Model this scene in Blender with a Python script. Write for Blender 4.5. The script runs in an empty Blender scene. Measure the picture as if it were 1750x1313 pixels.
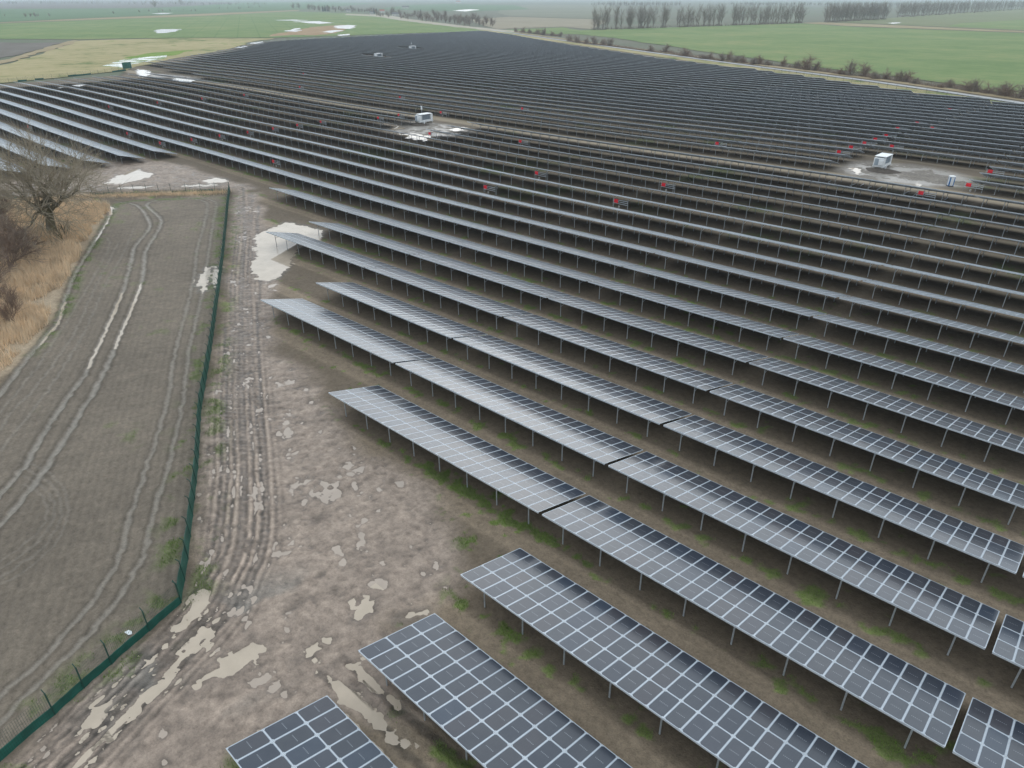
import bpy, math, random
import numpy as np
R = math.radians
sc = bpy.context.scene
COL = sc.collection

# ------------------------------------------------------------------ camera, sky, sun, exposure
CAM_Z = 39.757
cd = bpy.data.cameras.new('camera')
cd.sensor_width = 36.0
cd.lens = 36.0 * 1195.0 / 1750.0
cd.clip_start = 0.5
cd.clip_end = 40000
cam = bpy.data.objects.new('camera', cd)
cam.location = (0, 0, CAM_Z)
cam.rotation_euler = (R(90 - 28.99), 0, R(42.82))
COL.objects.link(cam)
sc.camera = cam

w = bpy.data.worlds.new('World')
sc.world = w
w.use_nodes = True
nt = w.node_tree
nt.nodes.clear()
sky = nt.nodes.new('ShaderNodeTexSky')
sky.sky_type = 'NISHITA'
sky.sun_disc = False
sky.sun_elevation = R(16)
sky.sun_rotation = R(-35)
sky.air_density = 1.0
sky.dust_density = 6.0
sky.ozone_density = 1.0
hs = nt.nodes.new('ShaderNodeHueSaturation')
hs.inputs['Saturation'].default_value = 0.22
bg = nt.nodes.new('ShaderNodeBackground')
bg.inputs['Strength'].default_value = 0.10
cloud = nt.nodes.new('ShaderNodeBackground')          # the even grey cloud layer
cloud.inputs['Color'].default_value = (0.81, 0.915, 1.0, 1)
cloud.inputs['Strength'].default_value = 1.32
mixw = nt.nodes.new('ShaderNodeMixShader')
mixw.inputs[0].default_value = 0.78
wo = nt.nodes.new('ShaderNodeOutputWorld')
nt.links.new(sky.outputs[0], hs.inputs['Color'])
nt.links.new(hs.outputs[0], bg.inputs['Color'])
nt.links.new(bg.outputs[0], mixw.inputs[1])
nt.links.new(cloud.outputs[0], mixw.inputs[2])
nt.links.new(mixw.outputs[0], wo.inputs['Surface'])

sl = bpy.data.lights.new('sun', 'SUN')
sl.energy = 0.5
sl.angle = R(80)
sl.color = (0.95, 0.98, 1.0)
sun = bpy.data.objects.new('sun', sl)
sun.rotation_euler = (R(90 - 16), 0, R(35 + 180))
COL.objects.link(sun)

vs = sc.view_settings
vs.view_transform = 'Standard'
vs.look = 'None'
vs.exposure = 0.0
vs.gamma = 1.0
vs.use_curve_mapping = False
sc.cycles.max_bounces = 6
sc.cycles.diffuse_bounces = 3
sc.cycles.glossy_bounces = 3
sc.cycles.volume_bounces = 1
sc.cycles.transparent_max_bounces = 4
sc.cycles.use_denoising = True
sc.cycles.caustics_reflective = False
sc.cycles.caustics_refractive = False

# ------------------------------------------------------------------ measured layout (metres, ground plan)
TERR = [0.005,0.014,-0.014,-0.166,-0.386,-0.214,0.321,0.013,0.049,0.07,0.017,-0.057,-0.031,0.098,0.011,0.045,0.069,0.06,0.101,0.14,0.142,0.009,0.04,0.081,0.03,0.007,0.108,0.138,0.023,-0.008,0.006,0.072,-0.003,0.068,0.131,0.151,-0.055,-0.481,-0.347,-0.213,-0.126,0.087,0.295,0.16,-0.283,0.039,0.231,0.024,0.111,-0.028,-0.15,-0.306,-0.052,0.048,-0.087,0.052,-0.433,-0.316,-0.3,-0.437,-0.097,0.093,0.128,-0.446,0.204,0.086,-0.439,0.24,0.491,0.205,-0.421,0.325,0.074,-0.434,0.201,0.39,0.112,-0.296,0.088,0.066,-0.09,0.136,0.158,0.033,-0.079,0.008,0.041,0.029,0.052,0.036,0.007]
HAZE = 0.00013
FENCE_NEAR = [(-39.08,-5.44),(-40.08,-2.04),(-41.14,1.3),(-42.48,5.3),(-43.46,8.29),(-44.38,11.07),(-48.62,13.59),(-53.68,16.38),(-60.35,20.08),(-70.92,25.54),(-84.46,33.46),(-104.49,44.74),(-120.83,53.91),(-151.98,71.09),(-163.79,77.75)]
FENCE_TOP = [(-164.12,77.87),(-172.28,67.44),(-180.56,56.59),(-185.58,47.38),(-190.86,37.15),(-195.04,28.23)]
FENCE_FAR = [(-463.05,92.44),(-467.4,108.98),(-475.66,127.85),(-484.84,151.76),(-495.78,183.95)]
TRACK_FIELD = [(0.42,0.06,[(-44.54,-2.82),(-45.28,-0.7),(-46.45,1.93),(-48.49,4.98),(-51.16,8.23),(-53.85,10.29),(-58.1,12.83),(-64.19,16.65),(-74.31,23.04),(-82.18,27.15),(-91.14,32.09),(-100.45,37.46),(-111.51,43.77),(-127.02,51.91),(-142.48,60.83),(-155.48,67.9),(-160.63,69.2),(-167.42,66.9)]),(0.42,0.06,[(-42.22,-3.34),(-43.17,-1.24),(-45.09,2.39),(-46.52,5.38),(-49.43,9.12),(-52.86,11.94),(-56.65,14.14),(-62.64,18.03),(-73.01,24.19),(-83.68,29.83),(-94.64,36.04),(-104.64,41.92),(-116.28,48.3),(-127.7,54.6),(-141.19,62.07),(-154.0,69.34),(-159.03,70.77),(-165.25,69.07),(-165.84,61.1)]),(0.6,0.13,[(-67.34,3.19),(-70.04,5.68),(-73.29,8.47),(-82.98,14.79),(-89.13,19.33),(-97.17,24.03),(-107.58,29.87),(-117.58,35.35),(-130.36,41.53),(-137.64,45.18),(-147.56,51.83),(-155.95,54.88),(-167.49,57.27),(-173.07,55.16)]),(0.6,0.13,[(-62.51,2.05),(-65.07,4.4),(-71.61,9.99),(-81.0,16.56),(-86.88,20.54),(-97.29,26.61),(-109.81,33.7),(-119.85,39.14),(-133.46,45.37),(-147.2,53.91),(-154.15,56.68),(-165.88,58.91),(-167.86,61.97)]),(0.6,0.12,[(-88.54,8.74),(-91.65,11.24),(-98.71,15.51),(-104.17,19.4),(-110.68,23.55),(-117.65,26.49),(-130.02,32.3),(-146.98,41.55),(-161.37,49.39),(-167.4,51.78)]),(0.32,0.03,[(-87.22,10.1),(-89.02,11.44),(-96.19,16.29),(-109.19,24.07),(-127.61,34.6),(-141.12,41.8),(-147.04,43.59)]),(0.32,0.03,[(-83.01,9.02),(-86.83,11.32),(-91.36,15.13),(-104.08,23.3),(-125.03,34.31),(-141.41,43.48)]),(0.32,0.03,[(-78.51,7.86),(-85.15,12.83),(-90.65,16.56),(-103.78,24.63),(-121.89,34.26),(-136.3,42.65),(-149.7,49.72)]),(0.3,0.025,[(-70.24,7.67),(-67.65,8.2),(-64.88,8.05),(-62.24,6.97),(-60.61,4.93),(-59.87,3.06),(-59.38,1.71)]),(0.3,0.025,[(-71.72,8.08),(-68.28,8.8),(-64.67,8.55),(-61.4,7.23),(-59.63,5.01),(-58.9,2.93),(-58.53,1.51)]),(0.3,0.025,[(-73.25,8.51),(-68.93,9.42),(-64.45,9.06),(-60.56,7.48),(-58.66,5.1),(-57.95,2.8),(-57.7,1.31)]),(0.3,0.025,[(-74.83,8.95),(-69.59,10.05),(-64.24,9.58),(-59.73,7.74),(-57.71,5.19),(-57.03,2.67),(-56.9,1.12)])]
TRACK_ROAD = [(0.9,0.13,[(-164.85,81.14),(-152.5,74.28),(-132.88,63.15),(-117.51,54.33),(-107.67,48.68),(-91.8,40.48),(-79.03,33.71),(-68.27,27.87),(-57.9,22.26),(-52.26,18.95),(-47.14,15.5),(-44.46,12.7),(-42.78,9.87),(-41.21,6.71),(-39.57,2.73),(-38.59,-0.27),(-38.05,-1.97)]),(0.9,0.13,[(-159.1,80.4),(-145.51,72.83),(-129.89,63.77),(-116.03,55.66),(-108.72,51.55),(-92.27,42.92),(-77.63,34.94),(-66.69,29.27),(-56.1,23.87),(-50.18,20.82),(-45.16,17.28),(-42.39,14.17),(-40.45,10.97),(-38.88,6.92),(-37.6,3.42),(-36.56,0.7),(-36.09,-0.4)]),(0.6,0.08,[(-164.45,81.53),(-131.95,64.02),(-106.66,49.59),(-91.03,41.15),(-67.53,28.53),(-57.0,23.07),(-47.18,17.44),(-44.53,14.91),(-42.05,12.34),(-40.49,8.84),(-39.04,5.07),(-37.84,2.13),(-37.01,0.04)]),(0.6,0.07,[(-147.29,75.81),(-128.26,64.74),(-103.76,51.43),(-89.25,42.72),(-65.9,29.97),(-52.22,22.52),(-45.71,18.77),(-42.36,15.42),(-40.27,12.22),(-38.73,8.45),(-37.37,5.14),(-35.78,1.41)]),(0.5,0.05,[(-90.21,38.32),(-68.87,27.35),(-58.59,21.65),(-54.33,19.34),(-51.44,17.54),(-48.95,15.75),(-47.86,14.85)]),(0.6,0.1,[(-31.33,14.55),(-28.03,14.81),(-25.12,14.93),(-21.1,14.84),(-18.62,14.91)]),(0.6,0.1,[(-30.1,16.3),(-26.65,16.36),(-24.13,16.48),(-19.65,16.81),(-16.88,16.96)])]
RUT_WATER = [[(-91.31,20.69),(-97.17,24.03),(-107.58,29.87),(-115.26,34.0)],[(-94.78,25.21),(-97.29,26.61),(-109.81,33.7),(-117.34,37.73)],[(-146.76,51.49),(-154.54,54.41),(-163.84,56.79)],[(-146.16,53.22),(-153.71,56.49),(-160.01,57.96)],[(-103.1,18.66),(-104.17,19.4),(-110.68,23.55),(-117.65,26.49)],[(-146.22,41.27),(-153.18,45.1),(-161.0,49.14)],[(-115.41,47.88),(-104.64,41.92),(-98.27,38.21)]]
Z_FIELD = [(-39.76,-3.86),(-41.14,1.3),(-42.48,5.3),(-43.46,8.29),(-44.45,11.07),(-48.65,13.57),(-53.71,16.35),(-60.39,20.05),(-70.97,25.49),(-84.52,33.4),(-104.57,44.67),(-120.92,53.83),(-152.08,70.99),(-161.04,76.02),(-164.55,69.01),(-171.37,59.89),(-171.54,53.83),(-148.06,41.51),(-130.99,32.17),(-114.78,24.77),(-104.52,19.08),(-98.79,15.0),(-94.26,11.92),(-86.51,6.63)]
Z_YARD = [(-37.71,-4.36),(-40.37,1.27),(-42.01,5.46),(-42.8,8.26),(-43.92,11.19),(-48.76,14.04),(-60.1,20.3),(-71.65,26.61),(-90.21,38.32),(-118.43,54.37),(-159.34,76.37),(-157.9,81.55),(-126.99,65.91),(-101.96,53.03),(-88.69,45.19),(-84.36,40.83),(-78.15,38.96),(-65.66,37.35),(-59.55,35.57),(-52.53,32.48),(-45.75,33.09),(-39.81,32.35),(-32.95,30.16),(-30.06,27.37),(-31.16,22.36),(-32.21,19.9),(-28.91,17.38),(-23.52,16.93),(-29.16,13.78),(-29.85,9.54),(-29.85,6.85),(-28.27,4.31)]
Z_REED = [(-85.17,3.25),(-95.1,12.13),(-103.85,18.46),(-114.91,24.65),(-131.61,32.38),(-149.39,41.77),(-170.2,53.07),(-176.44,48.0),(-186.42,35.98),(-194.16,24.9)]
Z_TRI = [(-159.34,76.37),(-162.0,83.88),(-174.96,83.12),(-203.65,82.66),(-217.12,78.65),(-217.31,69.24),(-219.73,61.13),(-220.03,44.75),(-194.34,38.06),(-184.3,58.39),(-167.08,78.98)]
PUDDLES = [('a',[(-44.14,12.76),(-42.87,12.5),(-42.07,11.13),(-41.57,9.86),(-41.09,8.65),(-40.53,6.82),(-41.18,7.25),(-41.57,8.21),(-42.69,9.7),(-43.31,11.19)]),('b',[(-39.95,5.38),(-39.06,3.88),(-38.68,2.36),(-39.29,2.78),(-39.94,4.21)]),('c',[(-40.68,11.67),(-39.76,10.95),(-39.48,9.72),(-39.17,8.44),(-37.79,7.11),(-37.64,5.62),(-37.25,4.31),(-37.06,3.0),(-37.81,3.69),(-38.37,5.19),(-38.9,7.06),(-39.39,8.37),(-40.28,9.93),(-40.87,11.07)]),('d',[(-37.0,2.44),(-36.57,1.63),(-36.23,0.88),(-36.53,0.6),(-37.06,1.67)]),('e',[(-35.95,12.92),(-35.52,10.88),(-36.18,9.42),(-36.47,8.44),(-37.11,9.07),(-36.8,10.22),(-37.57,10.28),(-36.88,11.95),(-37.04,12.74)]),('f',[(-129.67,68.9),(-131.5,72.94),(-126.42,74.15),(-120.94,74.67),(-115.76,70.94),(-115.52,67.18),(-113.03,63.74),(-106.03,57.9),(-103.91,55.05),(-101.83,51.68),(-105.29,51.55),(-111.69,54.49),(-126.83,63.43),(-128.85,66.35)]),('g',[(-111.32,44.67),(-116.71,48.31),(-116.26,49.13),(-110.25,45.64),(-105.93,43.12),(-106.03,42.69)]),('g2',[(-116.25,49.55),(-115.42,50.3),(-105.45,44.93),(-106.37,44.8),(-111.96,47.1)]),('h',[(-192.36,59.5),(-198.1,64.72),(-204.1,71.64),(-195.45,73.22),(-190.75,68.43),(-190.11,63.61)]),('i',[(-179.09,78.23),(-179.91,81.89),(-176.15,83.74),(-173.37,81.2),(-176.28,78.37)]),('j',[(-186.08,59.06),(-185.13,63.45),(-182.11,67.39),(-181.31,63.97)]),('j2',[(-177.77,70.91),(-175.78,75.86),(-171.28,80.26),(-173.05,76.02)]),('k',[(-168.76,51.07),(-169.7,52.88),(-166.32,52.21),(-163.59,50.34)]),('l',[(-192.94,154.07),(-186.93,156.31),(-180.13,157.97),(-176.99,150.23),(-183.52,148.51)]),('m',[(-61.32,194.77),(-59.83,195.12),(-56.73,189.97),(-57.92,188.16)]),('n',[(-185.28,169.22),(-187.27,175.21),(-184.08,176.36),(-180.17,167.69)]),('o',[(-436.21,184.8),(-425.25,188.22),(-399.86,182.88),(-393.38,176.61),(-409.16,175.97)]),('p',[(-418.67,120.32),(-426.58,132.31),(-425.92,140.52),(-410.92,130.32),(-406.31,120.32)]),('q',[(-497.62,191.79),(-489.98,193.31),(-463.21,186.99),(-442.19,172.54),(-468.42,178.91)]),('r',[(-215.72,163.0),(-215.88,167.93),(-199.4,160.39),(-201.01,156.07)]),('s',[(-45.03,187.22),(-42.98,191.28),(-42.29,186.6),(-43.68,183.97)]),('u',[(-33.06,14.13),(-33.87,15.75),(-34.2,16.55),(-33.39,16.19),(-33.18,15.31),(-32.71,14.45)]),('v',[(-33.33,18.89),(-34.55,20.7),(-34.46,21.34),(-33.44,20.3),(-32.78,19.01)]),('w',[(-31.15,21.23),(-30.94,22.17),(-30.05,22.83),(-29.99,22.21)]),('x',[(-31.25,14.49),(-30.83,15.0),(-27.31,15.3),(-23.0,15.16),(-23.03,14.73),(-27.64,14.53)]),('y',[(-30.1,16.3),(-29.62,16.73),(-25.17,16.95),(-25.05,16.38),(-28.01,16.2)])]
SHEETS = [('meadow','meadow',[(-456.34,90.93),(-467.4,108.98),(-475.66,127.85),(-484.84,151.76),(-495.78,183.95),(-535.38,217.72),(-583.19,268.41),(-640.01,329.63),(-717.93,392.57),(-760.74,444.01),(-793.55,414.06),(-840.46,371.23),(-862.82,318.97),(-867.55,284.47),(-666.52,184.05),(-591.06,141.15),(-527.65,107.09)],0.05),('green_field','green',[(-938.87,190.66),(-967.72,238.9),(-891.62,292.67),(-852.61,376.74),(-805.02,420.17),(-771.75,450.54),(-756.68,574.44),(-745.34,647.82),(-642.34,719.96),(-538.52,753.56),(-729.08,894.47),(-728.41,757.41),(-914.35,856.87),(-1225.04,1020.27),(-1694.41,1254.1),(-2122.4,1311.13),(-1763.29,857.61),(-1622.62,555.21),(-1519.9,382.2),(-1422.86,295.58)],0.06),('ploughed_field','plough',[(-891.91,180.48),(-892.39,219.36),(-855.58,239.58),(-845.3,262.4),(-784.53,230.57),(-701.41,185.97),(-659.69,158.97),(-583.31,113.58)],0.08),('field_margin','margin',[(-532.1,102.43),(-601.39,143.84),(-680.25,188.08),(-861.73,282.49),(-877.92,282.39),(-718.88,197.28),(-635.02,152.56),(-565.01,109.6)],0.1),('field_margin','margin',[(-1451.48,301.78),(-1553.8,390.99),(-1643.17,562.38),(-1790.31,870.88),(-2195.85,1377.72),(-2340.22,1468.74),(-2005.17,976.46),(-1754.22,601.12),(-1589.24,400.19),(-1481.26,308.24)],0.12),('green_field','green2',[(-1512.28,314.96),(-1607.56,404.95),(-1778.24,609.5),(-2040.11,993.63),(-2392.63,1501.79),(-4306.45,3291.28),(-5511.36,3740.25),(-5456.04,2987.61),(-3648.1,1726.33),(-3142.15,1298.33),(-3238.52,1017.29),(-3453.96,735.87)],0.08),('ploughed_field','plough2',[(-3537.6,754.0),(-3318.63,1042.74),(-3223.66,1332.27),(-3885.99,1839.49),(-5731.43,3138.81),(-8852.54,3999.32),(-8929.37,1922.79)],0.09),('green_field','green2',[(-2298.39,1754.4),(-1723.54,1665.45),(-1880.72,2122.54),(-2846.68,3095.74),(-3629.59,3309.17),(-3271.18,2730.48)],0.1),('fallow_field','fallow',[(-755.14,785.24),(-743.49,912.1),(-660.13,871.59),(-861.2,1193.1),(-955.18,1263.44),(-1203.01,1289.02),(-1108.68,1070.71),(-905.69,900.76)],0.09),('pale_field','pale',[(-1239.25,1327.85),(-980.94,1297.41),(-1280.01,1826.43),(-2654.67,3668.47),(-2993.77,3378.29),(-2151.92,2272.07),(-1536.25,1598.09)],0.085),('green_field','green',[(-647.15,831.31),(-543.25,1305.52),(-420.69,1205.03),(-300.38,1172.17),(-185.73,1135.86),(-99.19,1081.25),(-26.93,386.12),(-61.84,411.36),(-108.06,447.32),(-188.49,492.62),(-318.01,573.99),(-497.01,701.27),(-590.0,746.66)],0.075),('fallow_field','margin',[(-549.41,1320.11),(-429.26,1229.05),(-306.02,1193.43),(-188.96,1154.45),(-102.54,1113.51),(-106.1,1147.74),(-197.53,1203.66),(-308.57,1261.38),(-429.23,1332.38),(-545.87,1386.53)],0.1),('green_field','green3',[(-544.63,1409.69),(-438.71,1361.15),(-314.74,1285.76),(-201.17,1224.53),(-109.88,1184.1),(-554.92,5465.28),(-634.61,3602.61),(-589.89,2552.69),(-543.65,1751.1)],0.08),('green_field','green',[(-324.46,1324.12),(-204.93,1246.12),(-309.3,1845.45),(-346.9,1483.22)],0.1),('reed_patch','reed',[(-799.62,459.71),(-816.48,500.18),(-783.82,510.78),(-816.19,561.61),(-974.17,702.75),(-1049.19,734.66),(-1003.29,645.53),(-900.37,552.27),(-847.57,491.61)],0.12),('pond','pond',[(-1052.77,437.58),(-1092.72,464.99),(-1072.88,483.03),(-1013.3,449.5),(-971.92,419.76),(-973.15,408.03)],0.16),('pond','pond',[(-1356.78,795.08),(-1364.2,840.3),(-1298.65,837.46),(-1293.62,802.66)],0.16),('pond','pond',[(-1251.86,770.54),(-1245.94,821.89),(-1141.67,784.27),(-1111.76,732.71),(-1180.55,749.09)],0.16),('pond','pond',[(-907.14,546.11),(-982.54,606.13),(-985.56,617.54),(-881.91,545.9)],0.16),('pond','pond',[(-1017.02,695.88),(-1042.27,740.94),(-1010.74,734.87),(-907.12,647.11),(-938.2,646.41)],0.16),('pond','pond',[(-857.52,568.1),(-890.22,610.26),(-874.32,612.22),(-818.87,559.17)],0.16),('pond','pond',[(-777.1,536.08),(-785.2,558.56),(-760.45,541.61),(-752.15,521.07)],0.16),('pond','pond',[(-442.68,1416.68),(-446.92,1475.98),(-429.2,1449.45),(-420.92,1377.26)],0.16),('pond','pond',[(-698.36,376.73),(-714.87,402.38),(-688.96,391.91),(-669.43,371.5)],0.16),('pond','pond',[(-645.59,335.33),(-661.93,354.35),(-640.86,350.73),(-625.21,332.61)],0.16),('flooded_grass','flood',[(-524.86,177.36),(-557.02,198.38),(-586.71,225.93),(-593.81,242.56),(-598.28,254.73),(-565.13,237.96),(-542.12,211.87),(-511.43,184.74)],0.1),('flooded_grass','lush',[(-535.49,172.35),(-545.76,184.9),(-516.9,179.73),(-522.22,174.67)],0.09),('flooded_grass','lush',[(-593.08,220.12),(-629.25,252.1),(-642.41,286.51),(-642.29,296.52),(-593.25,259.3),(-587.91,240.06),(-581.08,223.66)],0.09),('pond','pond',[(-2111.57,881.39),(-2205.26,948.22),(-2140.96,953.69),(-2016.94,873.85)],0.18),('pond','pond',[(-1868.43,1737.75),(-2045.72,1977.1),(-1924.42,1915.38),(-1730.16,1659.58)],0.18),('dirt_track','sand',[(-1728.83,1223.35),(-1543.04,1211.89),(-1225.04,1020.27),(-914.35,856.87),(-748.28,778.1),(-661.27,746.75),(-650.32,723.43),(-721.43,739.02),(-875.43,808.19),(-1143.6,938.12),(-1448.42,1103.86),(-1618.12,1144.66)],0.12)]
ROAD = [(-734.22,752.13),(-647.73,704.48),(-509.82,626.1),(-411.29,572.12),(-311.41,517.84),(-216.02,467.34),(-148.97,434.42),(-96.6,404.11),(-55.96,378.62),(-23.88,356.76)]
ROAD_FENCE = [(-205.09,444.46),(-160.23,421.93),(-123.26,403.36),(-91.32,384.19),(-52.28,358.08),(-31.25,343.97)]
SHRUBS = [((-675.06,734.19),5.32,5.85),((-656.81,728.44),6.54,7.39),((-639.67,722.39),4.51,6.47),((-622.56,717.0),5.71,7.16),((-597.02,700.23),7.98,7.71),((-580.82,695.88),5.45,6.83),((-560.84,686.47),4.75,5.94),((-490.03,614.92),6.86,7.91),((-472.53,603.14),6.69,8.35),((-453.82,593.83),6.03,7.52),((-439.58,587.89),6.91,8.61),((-425.46,582.53),6.3,7.25),((-415.14,580.15),7.18,7.17),((-348.93,545.67),5.22,8.69),((-332.63,541.9),5.96,7.46),((-301.0,519.19),6.02,10.07),((-276.85,502.7),3.45,8.67),((-273.42,505.84),4.98,6.27),((-259.47,497.14),4.85,6.59),((-255.83,500.48),6.71,5.66),((-247.12,494.79),4.4,7.42),((-240.12,491.26),5.07,7.34),((-229.44,485.05),4.26,8.1),((-226.57,487.69),6.02,6.32),((-218.52,482.77),3.49,6.23),((-209.27,485.25),5.87,6.21),((-197.2,478.92),4.05,6.96),((-187.84,470.94),8.21,11.07),((-182.0,470.95),5.56,5.09),((-161.11,454.94),3.73,8.1),((-154.55,451.58),7.33,8.82),((-147.44,453.54),7.28,8.81),((-136.72,441.42),4.12,8.54),((-132.71,445.11),5.28,5.46),((-123.82,436.81),4.86,8.39),((-119.45,436.84),5.68,7.61),((-114.06,430.18),3.07,5.23),((-98.47,419.16),2.41,3.62),((-96.92,427.6),3.25,5.16),((-85.87,413.99),4.92,7.11),((-81.37,411.72),5.87,7.06),((-75.23,408.03),4.53,8.37),((-69.3,404.48),4.94,8.28),((-66.37,401.35),5.86,8.89),((-61.16,397.66),6.24,8.8)]
POPLARS = [((-650.25,867.25),33.81,0),((-637.5,852.77),28.59,0),((-645.75,868.83),19.01,0),((-635.14,858.36),25.3,0),((-633.52,865.0),37.08,0),((-633.6,871.9),27.22,0),((-648.85,897.03),33.74,0),((-637.68,900.9),34.6,0),((-629.12,890.1),31.31,0),((-627.51,899.64),27.42,0),((-639.21,935.25),25.92,0),((-640.72,937.54),23.13,0),((-623.68,915.84),38.48,0),((-624.43,917.91),37.85,0),((-621.17,932.92),28.76,0),((-632.64,953.51),32.12,0),((-620.43,937.34),26.01,0),((-631.08,956.1),32.49,0),((-618.95,943.39),40.17,0),((-618.17,950.74),28.8,0),((-625.32,962.75),31.23,0),((-614.81,960.49),37.1,0),((-611.1,979.39),38.28,0),((-624.65,1003.62),34.36,0),((-611.17,987.2),31.68,0),((-629.92,1017.72),25.15,0),((-626.56,1044.85),27.38,0),((-604.44,1015.39),30.41,0),((-604.36,1023.65),24.08,0),((-611.32,1040.67),19.45,0),((-601.92,1034.13),44.03,0),((-617.86,1063.4),27.25,0),((-614.12,1064.03),23.96,0),((-599.35,1044.81),28.3,0),((-608.79,1071.77),23.18,0),((-596.44,1055.89),33.91,0),((-594.31,1066.34),26.43,0),((-607.22,1092.76),39.38,0),((-591.93,1078.2),37.62,0),((-605.04,1102.48),21.18,0),((-589.93,1088.72),43.09,0),((-588.16,1100.25),41.18,0),((-600.71,1127.03),33.11,0),((-587.35,1108.78),44.04,0),((-580.93,1133.82),38.95,0),((-588.9,1151.82),39.89,0),((-581.46,1141.39),28.0,0),((-596.61,1175.38),39.72,0),((-579.43,1152.52),44.96,0),((-584.78,1172.99),36.96,0),((-574.53,1167.53),36.94,0),((-572.84,1178.56),32.17,0),((-588.59,1218.07),31.03,0),((-571.12,1189.74),36.79,0),((-568.73,1200.4),28.1,0),((-581.51,1230.69),20.68,0),((-584.83,1248.24),27.57,0),((-565.79,1212.87),27.02,0),((-582.2,1253.29),40.23,0),((-564.69,1222.54),47.41,0),((-583.53,1273.01),25.34,0),((-562.47,1234.58),45.19,0),((-580.79,1284.65),25.02,0),((-559.23,1246.37),35.31,0),((-557.78,1257.92),33.54,0),((-571.93,1296.89),21.21,0),((-563.83,1289.43),26.42,0),((-555.18,1270.62),37.22,0),((-553.56,1281.24),44.0,0),((-550.44,1293.31),40.5,0),((-561.95,1326.19),41.99,0),((-558.37,1325.62),38.75,0),((-547.67,1305.16),44.92,0),((-566.94,1354.54),25.81,0),((-546.36,1314.43),29.44,0),((-542.22,1403.01),33.62,1),((-535.82,1390.18),28.14,1),((-527.83,1376.33),28.75,1),((-542.96,1423.0),30.97,1),((-550.95,1446.8),38.64,1),((-530.53,1404.75),35.95,1),((-546.89,1454.75),34.67,1),((-535.96,1430.24),37.93,1),((-525.8,1411.52),28.56,1),((-532.99,1436.57),35.9,1),((-528.85,1432.07),30.94,1),((-539.57,1469.22),34.97,1),((-531.67,1454.67),31.4,1),((-541.44,1484.09),35.57,1),((-526.28,1454.31),32.32,1),((-528.25,1463.16),31.2,1),((-549.48,1528.25),31.36,1),((-531.03,1485.53),35.29,1),((-524.23,1472.75),35.06,1),((-547.57,1543.27),40.71,1),((-524.48,1491.21),35.16,1),((-546.59,1556.27),32.6,1),((-523.98,1499.56),38.54,1),((-544.62,1568.57),32.54,1),((-523.02,1511.76),30.51,1),((-529.74,1541.26),35.46,1),((-540.93,1581.96),36.06,1),((-545.54,1597.8),30.53,1),((-544.65,1604.02),30.96,1),((-539.66,1601.68),40.71,1),((-527.35,1571.6),37.19,1),((-523.15,1568.53),37.82,1),((-527.97,1587.97),38.29,1),((-533.01,1610.73),32.01,1),((-533.28,1621.4),31.14,1),((-522.48,1592.61),32.8,1),((-527.45,1616.95),40.44,1),((-535.51,1648.96),35.87,1),((-521.76,1613.36),30.29,1),((-541.81,1689.11),33.32,1),((-522.58,1637.61),33.2,1),((-532.11,1673.29),39.83,1),((-522.17,1648.35),42.55,1),((-519.19,1650.98),41.84,1),((-548.18,1817.17),38.17,2),((-583.09,1945.84),38.5,2),((-573.57,1931.02),38.43,2),((-559.62,1896.93),31.47,2),((-576.31,1961.82),41.16,2),((-573.93,1967.01),41.61,2),((-572.52,1974.66),41.06,2),((-546.35,1901.7),40.0,2),((-555.39,1942.39),37.91,2),((-542.1,1907.66),34.63,2),((-554.8,1958.69),37.03,2),((-560.48,1997.74),35.03,2),((-587.49,2101.46),42.72,2),((-555.88,2013.27),33.76,2),((-549.69,2005.67),37.76,2),((-548.87,2003.04),38.93,2),((-591.61,2179.93),43.46,2),((-567.14,2097.19),35.3,2),((-546.77,2041.63),40.83,2),((-577.09,2174.34),39.23,2),((-591.91,2241.33),40.65,2),((-553.64,2118.99),43.41,2),((-556.87,2135.92),42.9,2),((-570.32,2208.08),37.14,2),((-547.09,2124.47),44.16,2),((-553.78,2169.03),39.06,2),((-549.46,2173.08),38.08,2),((-581.17,2312.33),42.71,2),((-580.83,2317.78),40.09,2),((-588.98,2381.58),46.88,2),((-542.21,2198.62),36.57,2),((-584.63,2384.45),49.02,2),((-547.19,2260.21),41.34,2),((-577.58,2391.05),43.13,2),((-588.45,2468.88),41.71,2),((-591.95,2498.94),51.5,2),((-565.13,2395.78),45.56,2),((-595.06,2550.55),50.78,2),((-556.84,2394.58),37.64,2),((-589.02,2560.52),42.46,2),((-580.2,2527.96),43.5,2),((-563.67,2493.77),43.27,2),((-590.66,2630.93),43.55,2),((-544.19,2445.85),46.32,2),((-598.92,2708.04),54.14,2),((-560.56,2552.04),50.24,2),((-589.89,2691.29),43.3,2),((-568.2,2622.05),47.47,2),((-556.36,2586.31),50.66,2),((-602.27,2826.35),45.43,2),((-588.7,2773.93),50.46,2),((-563.95,2680.21),45.62,2),((-558.95,2681.81),53.66,2),((-582.25,2809.94),56.64,2),((-605.09,2942.17),47.56,2),((-557.91,2752.87),54.73,2),((-605.13,2997.55),50.02,2),((-580.53,2907.01),46.04,2),((-575.86,2899.74),49.01,2),((-599.47,3043.21),46.39,2),((-558.43,2870.75),49.27,2),((-588.49,3030.48),54.05,2),((-575.78,3011.22),59.77,2),((-597.93,3141.61),56.72,2),((-567.97,3014.77),56.01,2),((-579.54,3086.12),58.44,2),((-610.06,3276.72),51.96,2),((-580.35,3151.45),51.96,2),((-601.18,3300.96),54.8,2),((-573.01,3178.34),60.0,2),((-595.26,3336.36),55.05,2),((-573.5,3234.1),53.83,2),((-601.12,3427.18),58.67,2),((-549.46,3145.74),55.8,2)]
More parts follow.
